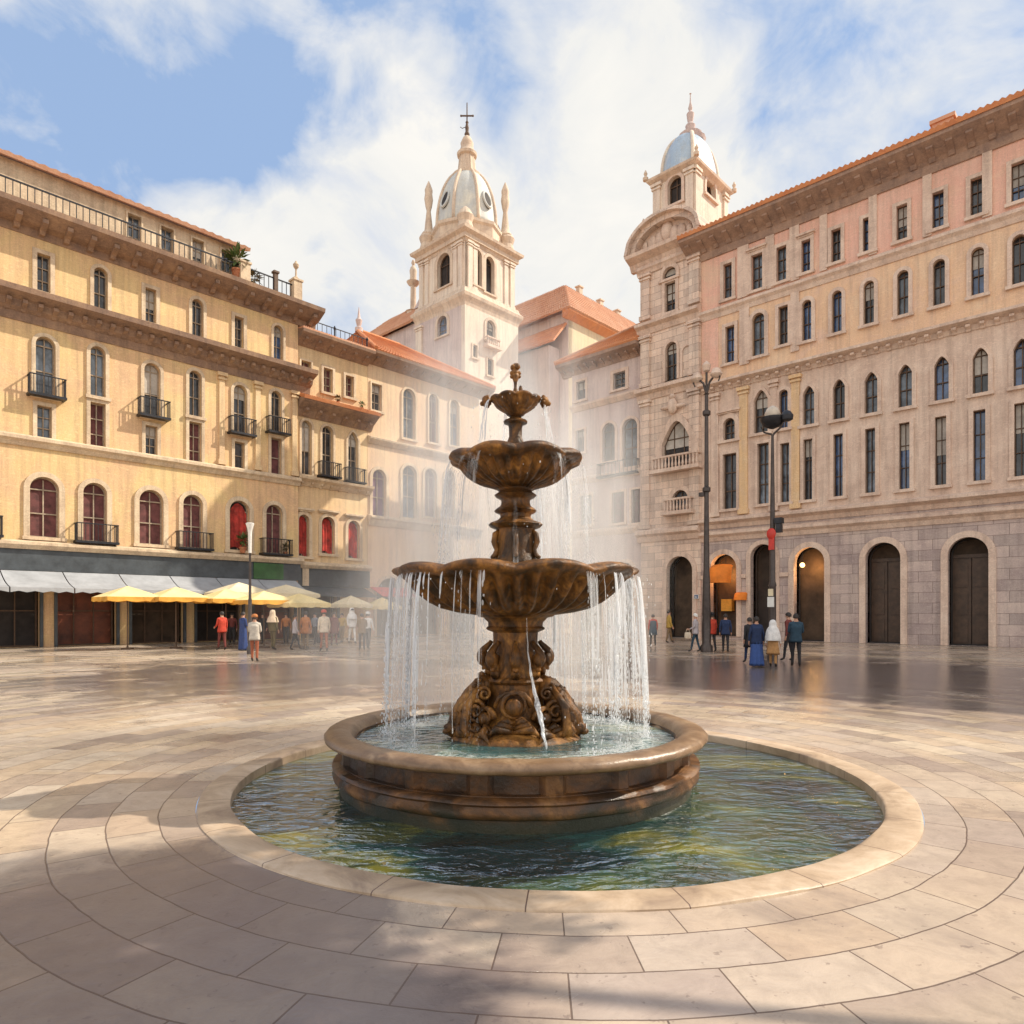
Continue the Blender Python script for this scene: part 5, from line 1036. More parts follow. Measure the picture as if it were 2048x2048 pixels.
for i, a in enumerate((radians(-14), radians(194), radians(52), radians(128))):    # crouching carved masses at the foot
    d = Vector((cos(a), sin(a), 0)); s = Vector((-sin(a), cos(a), 0)); mb = MB(); random.seed(20 + i)
    path = [d * .26 + Zv * .98, d * .36 + Zv * .92, d * .44 + Zv * .82, d * .50 + Zv * .69, d * .58 + Zv * .57, d * .65 + Zv * .49]
    mb.tube(path, [.08, .11, .13, .15, .15, .10], 14); mb.ball(tuple(d * .64 + Zv * .50), .115, 14, (1, 1, .85), lambda v: 1 + .35 * noise.noise(v * 2.4 + Vector((i, 0, 0)))); mb.ball(tuple(d * .73 + Zv * .465), .055, 10, (1, 1, .7))
    for sg in (-1, 1):
        spiral(mb, d * .47 + s * .15 * sg + Zv * .68, d, Zv, s * sg, .13, 2.0, .028); spiral(mb, d * .37 + s * .13 * sg + Zv * .86, d, Zv, s * sg, .075, 1.6, .022)
        mb.ball(tuple(d * .58 + s * .17 * sg + Zv * .49), .10, 12, (1, 1, .9), lambda v: 1 + .4 * noise.noise(v * 2.1)); mb.ball(tuple(d * .71 + s * .045 * sg + Zv * .53), .022, 6)
        mb.tube([d * .40 + s * .10 * sg + Zv * .95, d * .56 + s * .20 * sg + Zv * .74, d * .60 + s * .24 * sg + Zv * .52, d * .56 + s * .3 * sg + Zv * .45], [.03, .045, .05, .02], 8)
    for k in range(26):
        u = random.random(); q = path[min(5, int(u * 6))]; v = Vector((random.gauss(0, 1), random.gauss(0, 1), random.gauss(.3, 1))).normalized(); p0 = q + v * .12; mb.ball(tuple(p0), random.uniform(.02, .05), 6, (1, 1, random.uniform(.6, 1.5)), lambda w: 1 + .4 * noise.noise(w * 2))
    tip = d * .43 - s * 0 + Zv * .86; mb.lathe([(.045, 0), (.06, .04), (.05, .08), (.02, .13), (.003, .15)], 8, c=tuple(tip)); mb.build('carved_figure', M['bronze'], fo, True)
for a in (radians(-92), radians(-48), radians(-135), radians(90)):      # cartouches with a boss and leaves
    d = Vector((cos(a), sin(a), 0)); s = Vector((-sin(a), cos(a), 0)); mb = MB(); k_ = 1.0 if a == radians(-92) else .7
    c = d * (.36 if k_ == 1 else .42) + Zv * (.74 if k_ == 1 else .62)
    spiral(mb, c, s, Zv, d, .17 * k_, 1.5, .032); spiral(mb, c, s * -1, Zv, d, .20 * k_, .9, .022); mb.ball(tuple(c + d * .03), .095 * k_, 16)
    for sg in (-1, 1):
        for j in range(3):
            q = c - Zv * (.17 + .03 * j) * k_ + d * (.05 + .06 * j); mb.tube([q, q + s * sg * (.08 + .05 * j) + Zv * .04 + d * .03, q + s * sg * (.17 + .05 * j) + Zv * (.02 - .03 * j) + d * .05], [.02, .045, .006], 7)
    mb.tube([c - Zv * .14 * k_, c - Zv * .24 * k_ + d * .07, c - Zv * .30 * k_ + d * .12], [.03, .05, .01], 8); mb.build('cartouche', M['bronze'], fo, True)

# ------------------------------------------------------------------ FALLING WATER
def whitewater(name, alpha, streak=None, col=(.93, .95, .98)):
    m = bpy.data.materials.new(name); m.use_nodes = True; t = m.node_tree; t.nodes.clear()
    out = t.nodes.new('ShaderNodeOutputMaterial'); tr = N(t, 'ShaderNodeBsdfTransparent')
    pb = N(t, 'ShaderNodeBsdfPrincipled', Roughness=.12); pb.inputs['Base Color'].default_value = (*col, 1); pb.inputs['Specular IOR Level'].default_value = .7
    tl = N(t, 'ShaderNodeBsdfTranslucent'); tl.inputs['Color'].default_value = (*col, 1)
    a = t.nodes.new('ShaderNodeMixShader'); a.inputs[0].default_value = .5; t.links.new(pb.outputs[0], a.inputs[1]); t.links.new(tl.outputs[0], a.inputs[2])
    mx = t.nodes.new('ShaderNodeMixShader'); t.links.new(tr.outputs[0], mx.inputs[1]); t.links.new(a.outputs[0], mx.inputs[2])
    if streak:
        f = noi(t, obj_co(t, streak[0]), 1.0, 5, .65, .4); f2 = noi(t, obj_co(t, (1.3, 1.3, .35)), 1.4, 3, .5)
        v = math_(t, 'MULTIPLY', ramp(t, f, [(streak[1], (0, 0, 0)), (streak[2], (1, 1, 1))]), ramp(t, f2, [(.38, (.05, .05, .05)), (.62, (1, 1, 1))]))
        t.links.new(math_(t, 'MULTIPLY', v, alpha), mx.inputs[0])
    else: mx.inputs[0].default_value = alpha
    t.links.new(mx.outputs[0], out.inputs['Surface']); return m
M['strand'] = whitewater('falling_water_strand', .88, ((9, 9, 4), .22, .48))
M['stream'] = whitewater('running_water', .8, ((16, 16, 7), .28, .6))
M['veil'] = whitewater('falling_water_veil', .62, ((13, 13, .5), .46, .68))
random.seed(11)
def strands(name, R, n_lobes, amp, z0, z1, out, count, weight, rr, label):
    mb = MB(); lf = lobe(n_lobes)
    cen = []
    while len(cen) < count // 11:
        a = random.uniform(0, 2 * pi)
        if random.random() < weight(a): cen.append((a, random.uniform(.012, .075), random.uniform(.4, 1.0)))
    for k in range(count):
        ca = random.choice(cen); a = random.gauss(ca[0], ca[1])
        R0 = R * (1 + amp * (lf(a) - .55)) + .004; o = out * random.uniform(.5, 1.4); L = random.uniform(.12, 1.0) * ca[2]; zz0 = z0; zz1 = z0 - (z0 - z1) * (1 if random.random() < .5 else L)
        if random.random() < .35: zz0 = z0 - (z0 - z1) * random.uniform(.1, .6)
        if zz0 - zz1 < .12 * (z0 - z1): zz1 = zz0 - .15 * (z0 - z1)
        P, Rd = [], []; m = 14; r0 = random.uniform(*rr); ph = random.uniform(0, 9)
        for i in range(m):
            u = i / (m - 1); z = zz0 + (zz1 - zz0) * u; f = (z0 - z) / (z0 - z1); q = R0 + o * sqrt(max(0, f)); w = a + .006 * sin(ph + 5 * f)
            P.append((q * cos(w), q * sin(w), z)); Rd.append(r0 * (1 - .4 * f) * (1 + .45 * noise.noise(Vector((ph, z * 7, a)))) * (.3 if i in (0, m - 1) else 1))
        fb = random.uniform(.25, .95); kk = max(3, int(m * fb)); mb.tube(P[:kk], Rd[:kk - 1] + [Rd[kk - 1] * .3], 6)
        if kk < m:
            tl_ = Vector(P[-1]) - Vector(P[kk - 1]); u = 0.03
            while u < 1:
                q = Vector(P[kk - 1]) + tl_ * u; l_ = random.uniform(.008, .035) * (1.3 - u * .6); mb.ball((q.x + random.gauss(0, .004), q.y + random.gauss(0, .004), q.z), r0 * random.uniform(.5, 1.0), 6, (1, 1, l_ / r0)); u += (l_ * 2.2 + random.uniform(.0, .05) * (u + .3)) / max(.05, tl_.length)
        if zz1 <= z1 + .01:
            for q in range(7):
                b_ = random.uniform(0, 2 * pi); d_ = abs(random.gauss(0, .045)); mb.ball((P[-1][0] + d_ * cos(b_), P[-1][1] + d_ * sin(b_), z1 + abs(random.gauss(0, .045)) * (1 - d_ * 5 if d_ < .15 else .2)), random.uniform(.002, .0065), 6, (1, 1, random.uniform(.8, 1.8)))
    for j in range(int(count * 2.2)):                   # loose drops
        a = random.uniform(0, 2 * pi)
        if random.random() > weight(a): continue
        q = R + out * random.uniform(-.3, 2.2); z = random.uniform(z1, z0); mb.ball((q * cos(a), q * sin(a), z), random.uniform(.0015, .0055), 6, (1, 1, random.uniform(1, 3.5)))
    o = mb.build(name, M['strand'], None, True); o.location = FC; return tag(o, label, 'water', None, 'stuff')
wside = lambda a: max(.0, abs(cos(a)) ** 1.6) * 1.0 + (.30 if sin(a) > .2 else .02)
strands('water_strands', 1.262, 10, .07, 2.075, .40, .09, 540, wside, (.0025, .011), 'curtain of white water strands falling from the large bowl into the basin')
strands('water_strands', .69, 8, .06, 3.275, 2.15, .10, 190, lambda a: .35 + .65 * abs(cos(a)), (.0025, .006), 'water strands falling from the middle bowl into the large bowl')
strands('water_strands', .285, 8, .05, 3.94, 3.36, .10, 70, lambda a: .3 + .7 * abs(cos(a)), (.002, .004), 'thin water strands falling from the top bowl')
def veil(R, z0, z1, out, arcs, label):
    mb = MB()
    for a0, a1 in arcs:
        n = max(4, int((a1 - a0) / .04)); m = 10; vs = []
        for j in range(m + 1):
            f = j / m
            for i in range(n + 1):
                a = a0 + (a1 - a0) * i / n; q = R + out * sqrt(f) + .02 * noise.noise(Vector((a * 6, f * 2, R))); vs.append((q * cos(a), q * sin(a), z0 + (z1 - z0) * f))
        mb.add(vs, [(j * (n + 1) + i, j * (n + 1) + i + 1, (j + 1) * (n + 1) + i + 1, (j + 1) * (n + 1) + i) for j in range(m) for i in range(n)])
    o = mb.build('water_veil', M['veil'], None, True); o.location = FC; return tag(o, label, 'water', None, 'stuff')
veil(1.25, 2.07, .41, .08, [(radians(-38), radians(58)), (radians(120), radians(222))], 'broken sheet of water hanging from both sides of the large bowl')
veil(.68, 3.29, 2.15, .12, [(radians(-60), radians(240))], 'faint sheet of water hanging round the middle bowl')
def stream(pts, rads, label):
    random.seed(len(label)); mb = MB(); P = []; R = []
    for i in range(len(pts) - 1):
        for k in range(8):
            u = k / 8; p = Vector(pts[i]).lerp(Vector(pts[i + 1]), u); p += Vector((noise.noise(p * 9), noise.noise(p * 9 + Vector((5, 0, 0))), 0)) * .012; P.append(tuple(p)); R.append((rads[i] * (1 - u) + rads[i + 1] * u) * (.8 + .3 * noise.noise(p * 14)))
    P.append(pts[-1]); R.append(rads[-1] * .5)
    mb.tube(P, R, 8)
    for q in range(4): mb.tube([(p[0] + 1.1 * r * sin(i * .33 + q * 1.6), p[1] - .4 * r + .5 * r * cos(i * .33 + q * 1.6), p[2]) for i, (p, r) in enumerate(zip(P, R))], [r * (.3 + .14 * sin(i * .7 + q)) for i, r in enumerate(R)], 6)
    o = mb.build('water_stream', M['stream'], None, True); o.location = FC; return tag(o, label, 'water stream')
stream([(-.01, -.235, 2.86), (-.005, -.27, 2.70), (.0, -.285, 2.45), (.0, -.30, 2.13)], [.014, .022, .030, .036], 'thick white stream running down the front of the stem into the large bowl')
stream([(.11, -.34, 1.66), (.12, -.30, 1.42), (.14, -.35, 1.15), (.17, -.36, .98), (.21, -.44, .80), (.26, -.60, .60), (.29, -.80, .40)], [.006, .006, .009, .016, .026, .022, .008], 'twisting stream running down the pedestal from under the large bowl into the basin')

# water lying in the two upper bowls
for nm, R, z in (('bowl_water', 1.06, 2.15), ('bowl_water', .50, 3.355)):
    mb = MB(); mb.lathe([(.05, z), (R * .5, z), (R, z)], 64, c=tuple(FC), cap=False); tag(mb.build(nm, M['basin_water']), kind='structure')

# spray hanging round the fountain
def mist_mat(name, dens, sc, col=(1, 1, 1)):
    m = bpy.data.materials.new(name); m.use_nodes = True; t = m.node_tree; t.nodes.clear(); out = t.nodes.new('ShaderNodeOutputMaterial')
    co = t.nodes.new('ShaderNodeTexCoord'); L = N(t, 'ShaderNodeVectorMath'); L.operation = 'LENGTH'; t.links.new(co.outputs['Object'], L.inputs[0])
    f = math_(t, 'MAXIMUM', math_(t, 'SUBTRACT', 1.0, L.outputs['Value']), 0.0); f = math_(t, 'POWER', f, 1.3)
    n = N(t, 'ShaderNodeTexNoise', Scale=sc, Detail=3.0, Roughness=.6, Distortion=.6); mp = t.nodes.new('ShaderNodeMapping'); mp.inputs['Scale'].default_value = (1.6, 1.6, .7); t.links.new(co.outputs['Object'], mp.inputs[0]); t.links.new(mp.outputs[0], n.inputs['Vector'])
    d = math_(t, 'MULTIPLY', f, ramp(t, n.outputs['Fac'], [(.40, (.08, .08, .08)), (.62, (1, 1, 1))]))
    v = N(t, 'ShaderNodeVolumePrincipled'); v.inputs['Color'].default_value = (*col, 1); v.inputs['Anisotropy'].default_value = .25
    t.links.new(math_(t, 'MULTIPLY', d, dens), v.inputs['Density']); t.links.new(v.outputs[0], out.inputs['Volume']); return m
def mist(c, r, dens, sc, label):
    mb = MB(); mb.ball((0, 0, 0), 1, 24); o = mb.build('spray_mist', mist_mat('spray_mist', dens, sc)); o.location = c; o.scale = r; return tag(o, label, 'mist', None, 'stuff')
mist((-.1, 9.9, 2.6), (2.5, 2.5, 3.9), 1.65, 3.0, 'white spray drifting behind and around the bowls of the fountain')
mist((-3.6, 17.0, 1.0), (3.2, 4.0, 2.8), .17, 1.6, 'thin spray blown over the plaza towards the left shops')

# ------------------------------------------------------------------ tree added outside the frame to throw shade over the left paving
tr = empty('added_shade_tree', (8.1, 3.5, 0), 0, 'leaning tree added out of view right of the pool to shade the paving', 'tree'); cc = Vector((-.35, 2.3, 8.8)); random.seed(3)
mb = MB(); mb.tube([(0, 0, 0), (.02, .1, .8), (-.05, .3, 3.2), (-.15, .8, 5.4), (-.3, 1.8, 7.4), tuple(cc)], [.15, .11, .08, .06, .05, .03], 10)
for i in range(14):
    d = Vector((random.gauss(0, 1), random.gauss(0, 1), random.gauss(.2, .7))).normalized(); p0 = Vector((-.27, 1.55, 6.9)).lerp(cc, random.uniform(0, .8)); p1 = cc + Vector((d.x * 1.5, d.y * 1.5, d.z * 1.1)); mb.tube([p0, p0.lerp(p1, .5) + Vector((0, 0, .15)), p1], [.05, .03, .01], 6)
mb.build('added_tree_trunk', M['wood'], tr, True)
M['added_tree_crown'] = plain('added_tree_leaf', (.075, .11, .03), .6, 0, .6, 3)
mb = MB(); tw_ = [cc + Vector((random.gauss(0, 1), random.gauss(0, 1), random.gauss(0, 1))).normalized() * random.uniform(.35, 1.0) for k in range(330)]
for q in tw_:
    q = cc + Vector(((q - cc).x * 1.75, (q - cc).y * 2.0, (q - cc).z * 1.35)); rr = random.uniform(.18, .34)
    for k in range(44):
        d = Vector((random.gauss(0, 1), random.gauss(0, 1), random.gauss(0, 1))).normalized(); p0 = q + d * rr * random.random() ** .5; a_ = Vector((random.gauss(0, 1), random.gauss(0, 1), random.gauss(-.3, .6))).normalized(); w_ = a_.orthogonal().normalized() * .05; L = random.uniform(.14, .22)
        mb.add([p0, p0 + a_ * L * .5 + w_, p0 + a_ * L, p0 + a_ * L * .5 - w_], [(0, 1, 2, 3)])
mb.build('added_tree_crown', M['added_tree_crown'], tr)

# ------------------------------------------------------------------ PEOPLE
def cloth(name, c): 
    if name not in M: M[name] = plain(name, c, .85, 0, .22, 9, .2)
    return name
def person(px_, py_, head_y, label, shirt, trousers, face=0.0, shoes='hair_d', hair='hair_d', stride=.12, lean=0.0, arms='down', extra=None, Y=None, female=False):
    p = foot(px_, py_) if Y is None else at(px_, HY, Y); p.z = 0
    H = (EYE + (HY - head_y) / F * p.y); k = H / 1.75
    r = empty('person', (p.x, p.y, 0), face, label, 'person')
    J = {}
    st = stride
    J['pel'] = (0, 0, .94); J['sp1'] = (0, lean * .1, 1.06); J['sp2'] = (0, lean * .22, 1.26); J['chest'] = (0, lean * .3, 1.38); J['neck'] = (0, lean * .36, 1.49); J['head'] = (0, lean * .38 - .01, 1.57); J['top'] = (0, lean * .4 - .015, 1.70)
    sh = .155 if female else .18
    for s, n in ((-1, 'l'), (1, 'r')):
        f = st * s
        J['hip' + n] = (.085 * s, 0, .90); J['kn' + n] = (.095 * s, -f * .5 - .02, .50); J['an' + n] = (.10 * s, -f, .09); J['to' + n] = (.115 * s, -f - .14, .035)
        J['sh' + n] = (sh * s, lean * .3, 1.40)
        if arms == 'down' or (arms == 'one' and s < 0): e = (.235 * s, lean * .25 + f * .25 + .02, 1.12); w = (.245 * s, lean * .2 + f * .5 - .05, .87); h = (.245 * s, lean * .2 + f * .5 - .07, .79)
        elif arms == 'front': e = (.22 * s, lean * .25 - .03, 1.13); w = (.10 * s, -.24, 1.10); h = (.05 * s, -.27, 1.12)
        else: e = (.23 * s, lean * .25 - .02, 1.13); w = (.20 * s, -.24, 1.02); h = (.19 * s, -.31, 1.03)
        J['el' + n] = e; J['wr' + n] = w; J['ha' + n] = h
    R = dict(pel=(.15, .115), sp1=(.14, .10), sp2=(.155, .11), chest=(.15, .105), neck=(.052, .055), head=(.072, .088), top=(.055, .07))
    for n in 'lr': R.update({'hip' + n: (.092, .10), 'kn' + n: (.058, .062), 'an' + n: (.04, .045), 'to' + n: (.04, .028), 'sh' + n: (.062, .062), 'el' + n: (.043, .045), 'wr' + n: (.028, .03), 'ha' + n: (.034, .022)})
    E = [('pel', 'sp1'), ('sp1', 'sp2'), ('sp2', 'chest'), ('chest', 'neck'), ('neck', 'head'), ('head', 'top')]
    for n in 'lr': E += [('pel', 'hip' + n), ('hip' + n, 'kn' + n), ('kn' + n, 'an' + n), ('an' + n, 'to' + n), ('chest', 'sh' + n), ('sh' + n, 'el' + n), ('el' + n, 'wr' + n), ('wr' + n, 'ha' + n)]
    names = list(J); me = bpy.data.meshes.new('person_body'); me.from_pydata([Vector(J[n]) for n in names], [(names.index(a), names.index(b)) for a, b in E], [])
    o = bpy.data.objects.new('body', me); C.objects.link(o); sk = o.modifiers.new('skin', 'SKIN'); sk.use_smooth_shade = True
    for i, n in enumerate(names): v = me.skin_vertices[0].data[i]; v.radius = R[n]; v.use_root = (n == 'pel')
    sb = o.modifiers.new('sub', 'SUBSURF'); sb.levels = 1; sb.render_levels = 1
    bpy.context.view_layer.update(); dg = bpy.context.evaluated_depsgraph_get()
    m2 = bpy.data.meshes.new_from_object(o.evaluated_get(dg)); bpy.data.objects.remove(o)
    V = [v.co.copy() for v in m2.vertices]; FS = [tuple(f.vertices) for f in m2.polygons]; bpy.data.meshes.remove(m2)
    seg = [(Vector(J[a]), Vector(J[b]), a, b) for a, b in E]
    def kind(c):
        best = None
        for a, b, na, nb in seg:
            d = b - a; u = max(0, min(1, (c - a).dot(d) / max(1e-9, d.length_squared))); q = (c - a - d * u).length
            if best is None or q < best[0]: best = (q, na, nb, u)
        _, na, nb, u = best
        if nb in ('head', 'top') or (nb == 'neck' and u > .72): return 0
        if nb[:2] == 'ha' or (nb[:2] == 'wr' and u > .9): return 0
        if nb[:2] == 'to' or (nb[:2] == 'an' and u > .88): return 3
        if nb[:2] in ('kn', 'an') or nb[:3] == 'hip': return 2
        if nb == 'sp1' and u < .15: return 2
        return 1
    mb = MB(Matrix.Scale(k, 4)); mb.add(V, FS); mb.m = [kind(sum((V[i] for i in f), Vector()) / len(f)) for f in FS]
    hd = Vector(J['head']) + Vector((0, 0, .045))
    mb.mi = 0; mb.ball(tuple(hd + Vector((0, -.098, -.025))), .017, 6, (.8, 1.2, 1.3))
    for s in (-1, 1): mb.ball(tuple(hd + Vector((.083 * s, .01, -.01))), .024, 6, (.5, .8, 1.2))
    for n, s in (('l', -1), ('r', 1)):                     # thumb and four unequal curled fingers
        h = Vector(J['ha' + n]); d = (h - Vector(J['wr' + n])).normalized(); sd = Vector((0, 1, 0)) if abs(d.z) > .6 else Vector((0, 0, 1)); pd = Vector((-s, 0, 0)) if abs(d.z) > .6 else Vector((0, 0, -1)); sd = sd - d * sd.dot(d); sd.normalize()
        for q, L in ((-1.5, .062), (-.5, .078), (.5, .083), (1.5, .074)):
            b0 = h + sd * q * -.016; mb.tube([b0 - d * .01, b0 + d * L * .5 + pd * .006, b0 + d * L * .85 + pd * .026], [.0095, .009, .006], 6)
        b0 = h - d * .03 - sd * .026; mb.tube([b0, b0 - sd * .02 + d * .03 + pd * .01, b0 - sd * .018 + d * .055 + pd * .02], [.011, .010, .007], 6)
    mb.mi = 3
    for s in (-1, 1): mb.ball(tuple(hd + Vector((.03 * s, -.088, .012))), .009, 6)
    mb.build('body', [M['skin'], M[shirt], M[trousers], M[shoes]], r, True)
    c = hd
    if hair:
        mb = MB(Matrix.Scale(k, 4)); vs = []; n, q = 14, 7; 
        for j in range(q + 1):
            b_ = pi / 2 - j / q * (pi * .62)
            for i in range(n):
                a = 2 * pi * i / n; fr = max(0, -sin(a)); bb = max(b_, .30 * fr + (-.62 if fr < .2 else -.1)); rr = .103 * (1 + .07 * noise.noise(Vector((cos(a) * 3, sin(a) * 3, j))))
                vs.append((c.x + .92 * rr * cos(a) * cos(bb), c.y + .006 + 1.08 * rr * sin(a) * cos(bb), c.z + .01 + 1.15 * rr * sin(bb)))
        mb.add(vs, [(j * n + i, j * n + (i + 1) % n, (j + 1) * n + (i + 1) % n, (j + 1) * n + i) for j in range(q) for i in range(n)]); mb.build('hair', M[hair], r, True)
    # loose hem of the shirt or jacket
    def skirt(name, mat, prof, fold=.06, nf=9, sq=.68):
        mb = MB(Matrix.Scale(k, 4)); N_ = 40
        def fn(a, rr, z, kk): return (rr * (1 + fold * (min(kk, len(prof) - 1) / len(prof)) ** 1.5 * (sin(nf * a + kk * .4) + .5 * sin(3 * a + px_))) * sqrt(cos(a) ** 2 + (sin(a) * sq) ** 2), z)
        pp = []
        for (r_a, z_a), (r_b, z_b) in zip([(r, z) for z, r in prof], [(r, z) for z, r in prof[1:]]): pp += [(r_a, z_a), ((r_a + r_b) / 2, (z_a + z_b) / 2)]
        pp.append((prof[-1][1], prof[-1][0])); prof = pp
        mb.lathe(pp + [(pp[-1][0] * .93, pp[-1][1] + .02)], N_, fn, c=(0, lean * .15, 0), cap=False); mb.build(name, M[mat], r, True)
    ex = extra or {}
    if 'hem' in ex: skirt('shirt_hem', ex['hem'], [(1.39, .135), (1.34, .185), (1.2, .18), (1.06, .172), (.92, .192), (.80, .198)], .05)
    if 'coat' in ex: skirt('coat', ex['coat'], [(1.39, .135), (1.34, .19), (1.2, .185), (1.05, .178), (.85, .205), (.60, .225)], .08)
    if 'skirt' in ex: skirt('skirt', ex['skirt'], [(1.04, .15), (.95, .18), (.8, .195), (.65, .215), (.48, .235)], .10)
    if 'robe' in ex: skirt('robe', ex['robe'], [(1.39, .13), (1.34, .18), (1.2, .175), (1.05, .165), (.85, .185), (.5, .205), (.25, .225), (.05, .245)], .14, 8)
    if 'tunic' in ex: skirt('tunic', ex['tunic'], [(1.39, .13), (1.32, .18), (1.18, .175), (1.05, .165), (.9, .21), (.72, .255)], .13, 7)
    if 'scarf' in ex:
        mb = MB(Matrix.Scale(k, 4)); mb.lathe([(.02, c.z + .15), (.08, c.z + .13), (.12, c.z + .05), (.128, c.z - .03), (.13, c.z - .1), (.2, c.z - .2), (.245, c.z - .36), (.25, c.z - (.62 if ex.get('long') else .40))], 28, lambda a, rr, z, kk: (rr * (.88 if sin(a) < -.6 and 2 <= kk <= 4 else 1.0) * (1 + .05 * sin(7 * a)), z), c=(0, c.y + .03, 0), cap=False); mb.build('headscarf', M[ex['scarf']], r, True)
    if 'hat' in ex:
        mb = MB(Matrix.Scale(k, 4)); mb.lathe([(.155, c.z + .075), (.16, c.z + .085), (.105, c.z + .095), (.10, c.z + .15), (.07, c.z + .175), (.01, c.z + .18)], 24, c=(0, c.y, 0)); mb.build('hat', M[ex['hat']], r, True, 50)
    if 'cap' in ex:
        mb = MB(Matrix.Scale(k, 4)); mb.lathe([(.112, c.z + .03), (.118, c.z + .07), (.10, c.z + .125), (.06, c.z + .155), (.01, c.z + .165)], 20, c=(0, c.y, 0)); mb.build('cap', M[ex['cap']], r, True)
    if 'bag' in ex:
        hnd = r.matrix_basis @ Vector([v * k for v in J['har']]) if False else (Matrix.Translation(r.location) @ Matrix.Rotation(face, 4, 'Z')) @ (Vector(J['ha' + ex.get('side', 'r')]) * k)
        bg = empty('handbag', (hnd.x, hnd.y, hnd.z - .42 * k), face, ex['bag'][0], 'bag'); q = MB(); q.lathe([(.10, 0), (.125, .03), (.12, .2), (.10, .26), (.02, .27)], 20, lambda a, rr, z, kk: (rr * sqrt(cos(a) ** 2 * .3 + sin(a) ** 2 * 1.3), z)); q.build('pouch', M[ex['bag'][1]], bg, True, 50)
        q = MB(); q.tube([(0, -.08, .25), (0, -.06, .35), (0, 0, .42 * k), (0, .06, .35), (0, .08, .25)], .010, 6); q.build('strap', M[ex['bag'][1]], bg, True)
    return r
for n_, c_ in (('rust', (.33, .085, .03)), ('cream_shirt', (.62, .52, .40)), ('grey_shirt', (.52, .47, .40)), ('lilac_shirt', (.42, .38, .40)), ('navy', (.015, .03, .085)), ('denim', (.04, .085, .26)), ('olive', (.13, .10, .045)), ('dark_cloth', (.022, .02, .024)), ('brown_cloth', (.20, .125, .06)), ('patterned_orange', (.42, .15, .04)), ('red_cloth', (.48, .05, .025)), ('white_cloth', (.72, .70, .68)), ('tan_cloth', (.42, .22, .085)), ('blue_cloth', (.02, .045, .16)), ('grey_blue', (.20, .23, .30)), ('teal_dark', (.02, .05, .08)), ('maroon_cloth', (.16, .035, .03)), ('mustard', (.45, .28, .05)), ('beige_hat', (.60, .46, .33))): cloth(n_, c_)
b_ = pi   # facing away from the camera
person(444, 1301, 1222, 'person in red top and maroon trousers at the left edge of the crowd', 'red_cloth', 'maroon_cloth', pi + .9, extra={'hem': 'red_cloth'}, arms='one')
person(486, 1302, 1223, 'person in a long dark blue robe beside the one in orange trousers', 'blue_cloth', 'blue_cloth', pi * .8, extra={'robe': 'blue_cloth'}, stride=.03, arms='front')
person(509, 1324, 1229, 'person seen from behind in a loose grey white shirt and orange trousers', 'grey_shirt', 'rust', pi + .1, extra={'hem': 'grey_shirt', 'cap': 'patterned_orange'}, stride=.06, arms='front')
person(546, 1300, 1220, 'person in a beige hood and dark olive clothes, right of the thin lamp post', 'olive', 'olive', pi - .5, extra={'scarf': 'beige_hat', 'hem': 'olive'}, stride=.05)
person(590, 1300, 1228, 'person in a lilac grey shirt and dark trousers striding right', 'lilac_shirt', 'dark_cloth', pi / 2 + .3, extra={'hem': 'lilac_shirt'}, stride=.22)
person(611, 1299, 1222, 'person in a flared orange patterned tunic', 'patterned_orange', 'brown_cloth', pi, extra={'tunic': 'patterned_orange'}, stride=.04, female=True)
person(648, 1303, 1220, 'person in a cream shirt, rust trousers and a red cap', 'cream_shirt', 'rust', pi + .5, extra={'hem': 'cream_shirt', 'cap': 'red_cloth', 'bag': ('dark handbag held by the person in rust trousers', 'dark_cloth'), 'side': 'r'}, stride=.13)
person(704, 1288, 1216, 'white clad person fading into the spray, left of the brown jacket', 'white_cloth', 'white_cloth', .6, extra={'hem': 'white_cloth', 'scarf': 'white_cloth'}, stride=.16)
person(724, 1301, 1226, 'person in a brown jacket and dark trousers standing legs apart', 'brown_cloth', 'dark_cloth', pi + .2, extra={'hem': 'brown_cloth'}, stride=.10, arms='front')
person(736, 1299, 1224, 'person in a white shirt half hidden behind the brown jacket', 'white_cloth', 'dark_cloth', pi - .3, extra={'cap': 'white_cloth'}, stride=.14)
person(464, 1290, 1226, 'person in maroon waiting under the canopy behind the blue robe', 'maroon_cloth', 'dark_cloth', .4)
person(526, 1288, 1226, 'person in dark clothes under the orange edged canopy', 'dark_cloth', 'dark_cloth', -.3, extra={'hem': 'dark_cloth'})
person(572, 1289, 1226, 'person in an orange top in the shade between two canopies', 'patterned_orange', 'dark_cloth', .2)
person(630, 1290, 1225, 'person in grey blue standing back by the dark shopfront', 'grey_blue', 'dark_cloth', -.5)
person(668, 1291, 1224, 'person in a maroon coat behind the red cap', 'maroon_cloth', 'maroon_cloth', .5, extra={'coat': 'maroon_cloth'})
person(684, 1286, 1226, 'person in mustard near the red awning', 'mustard', 'brown_cloth', -.2)
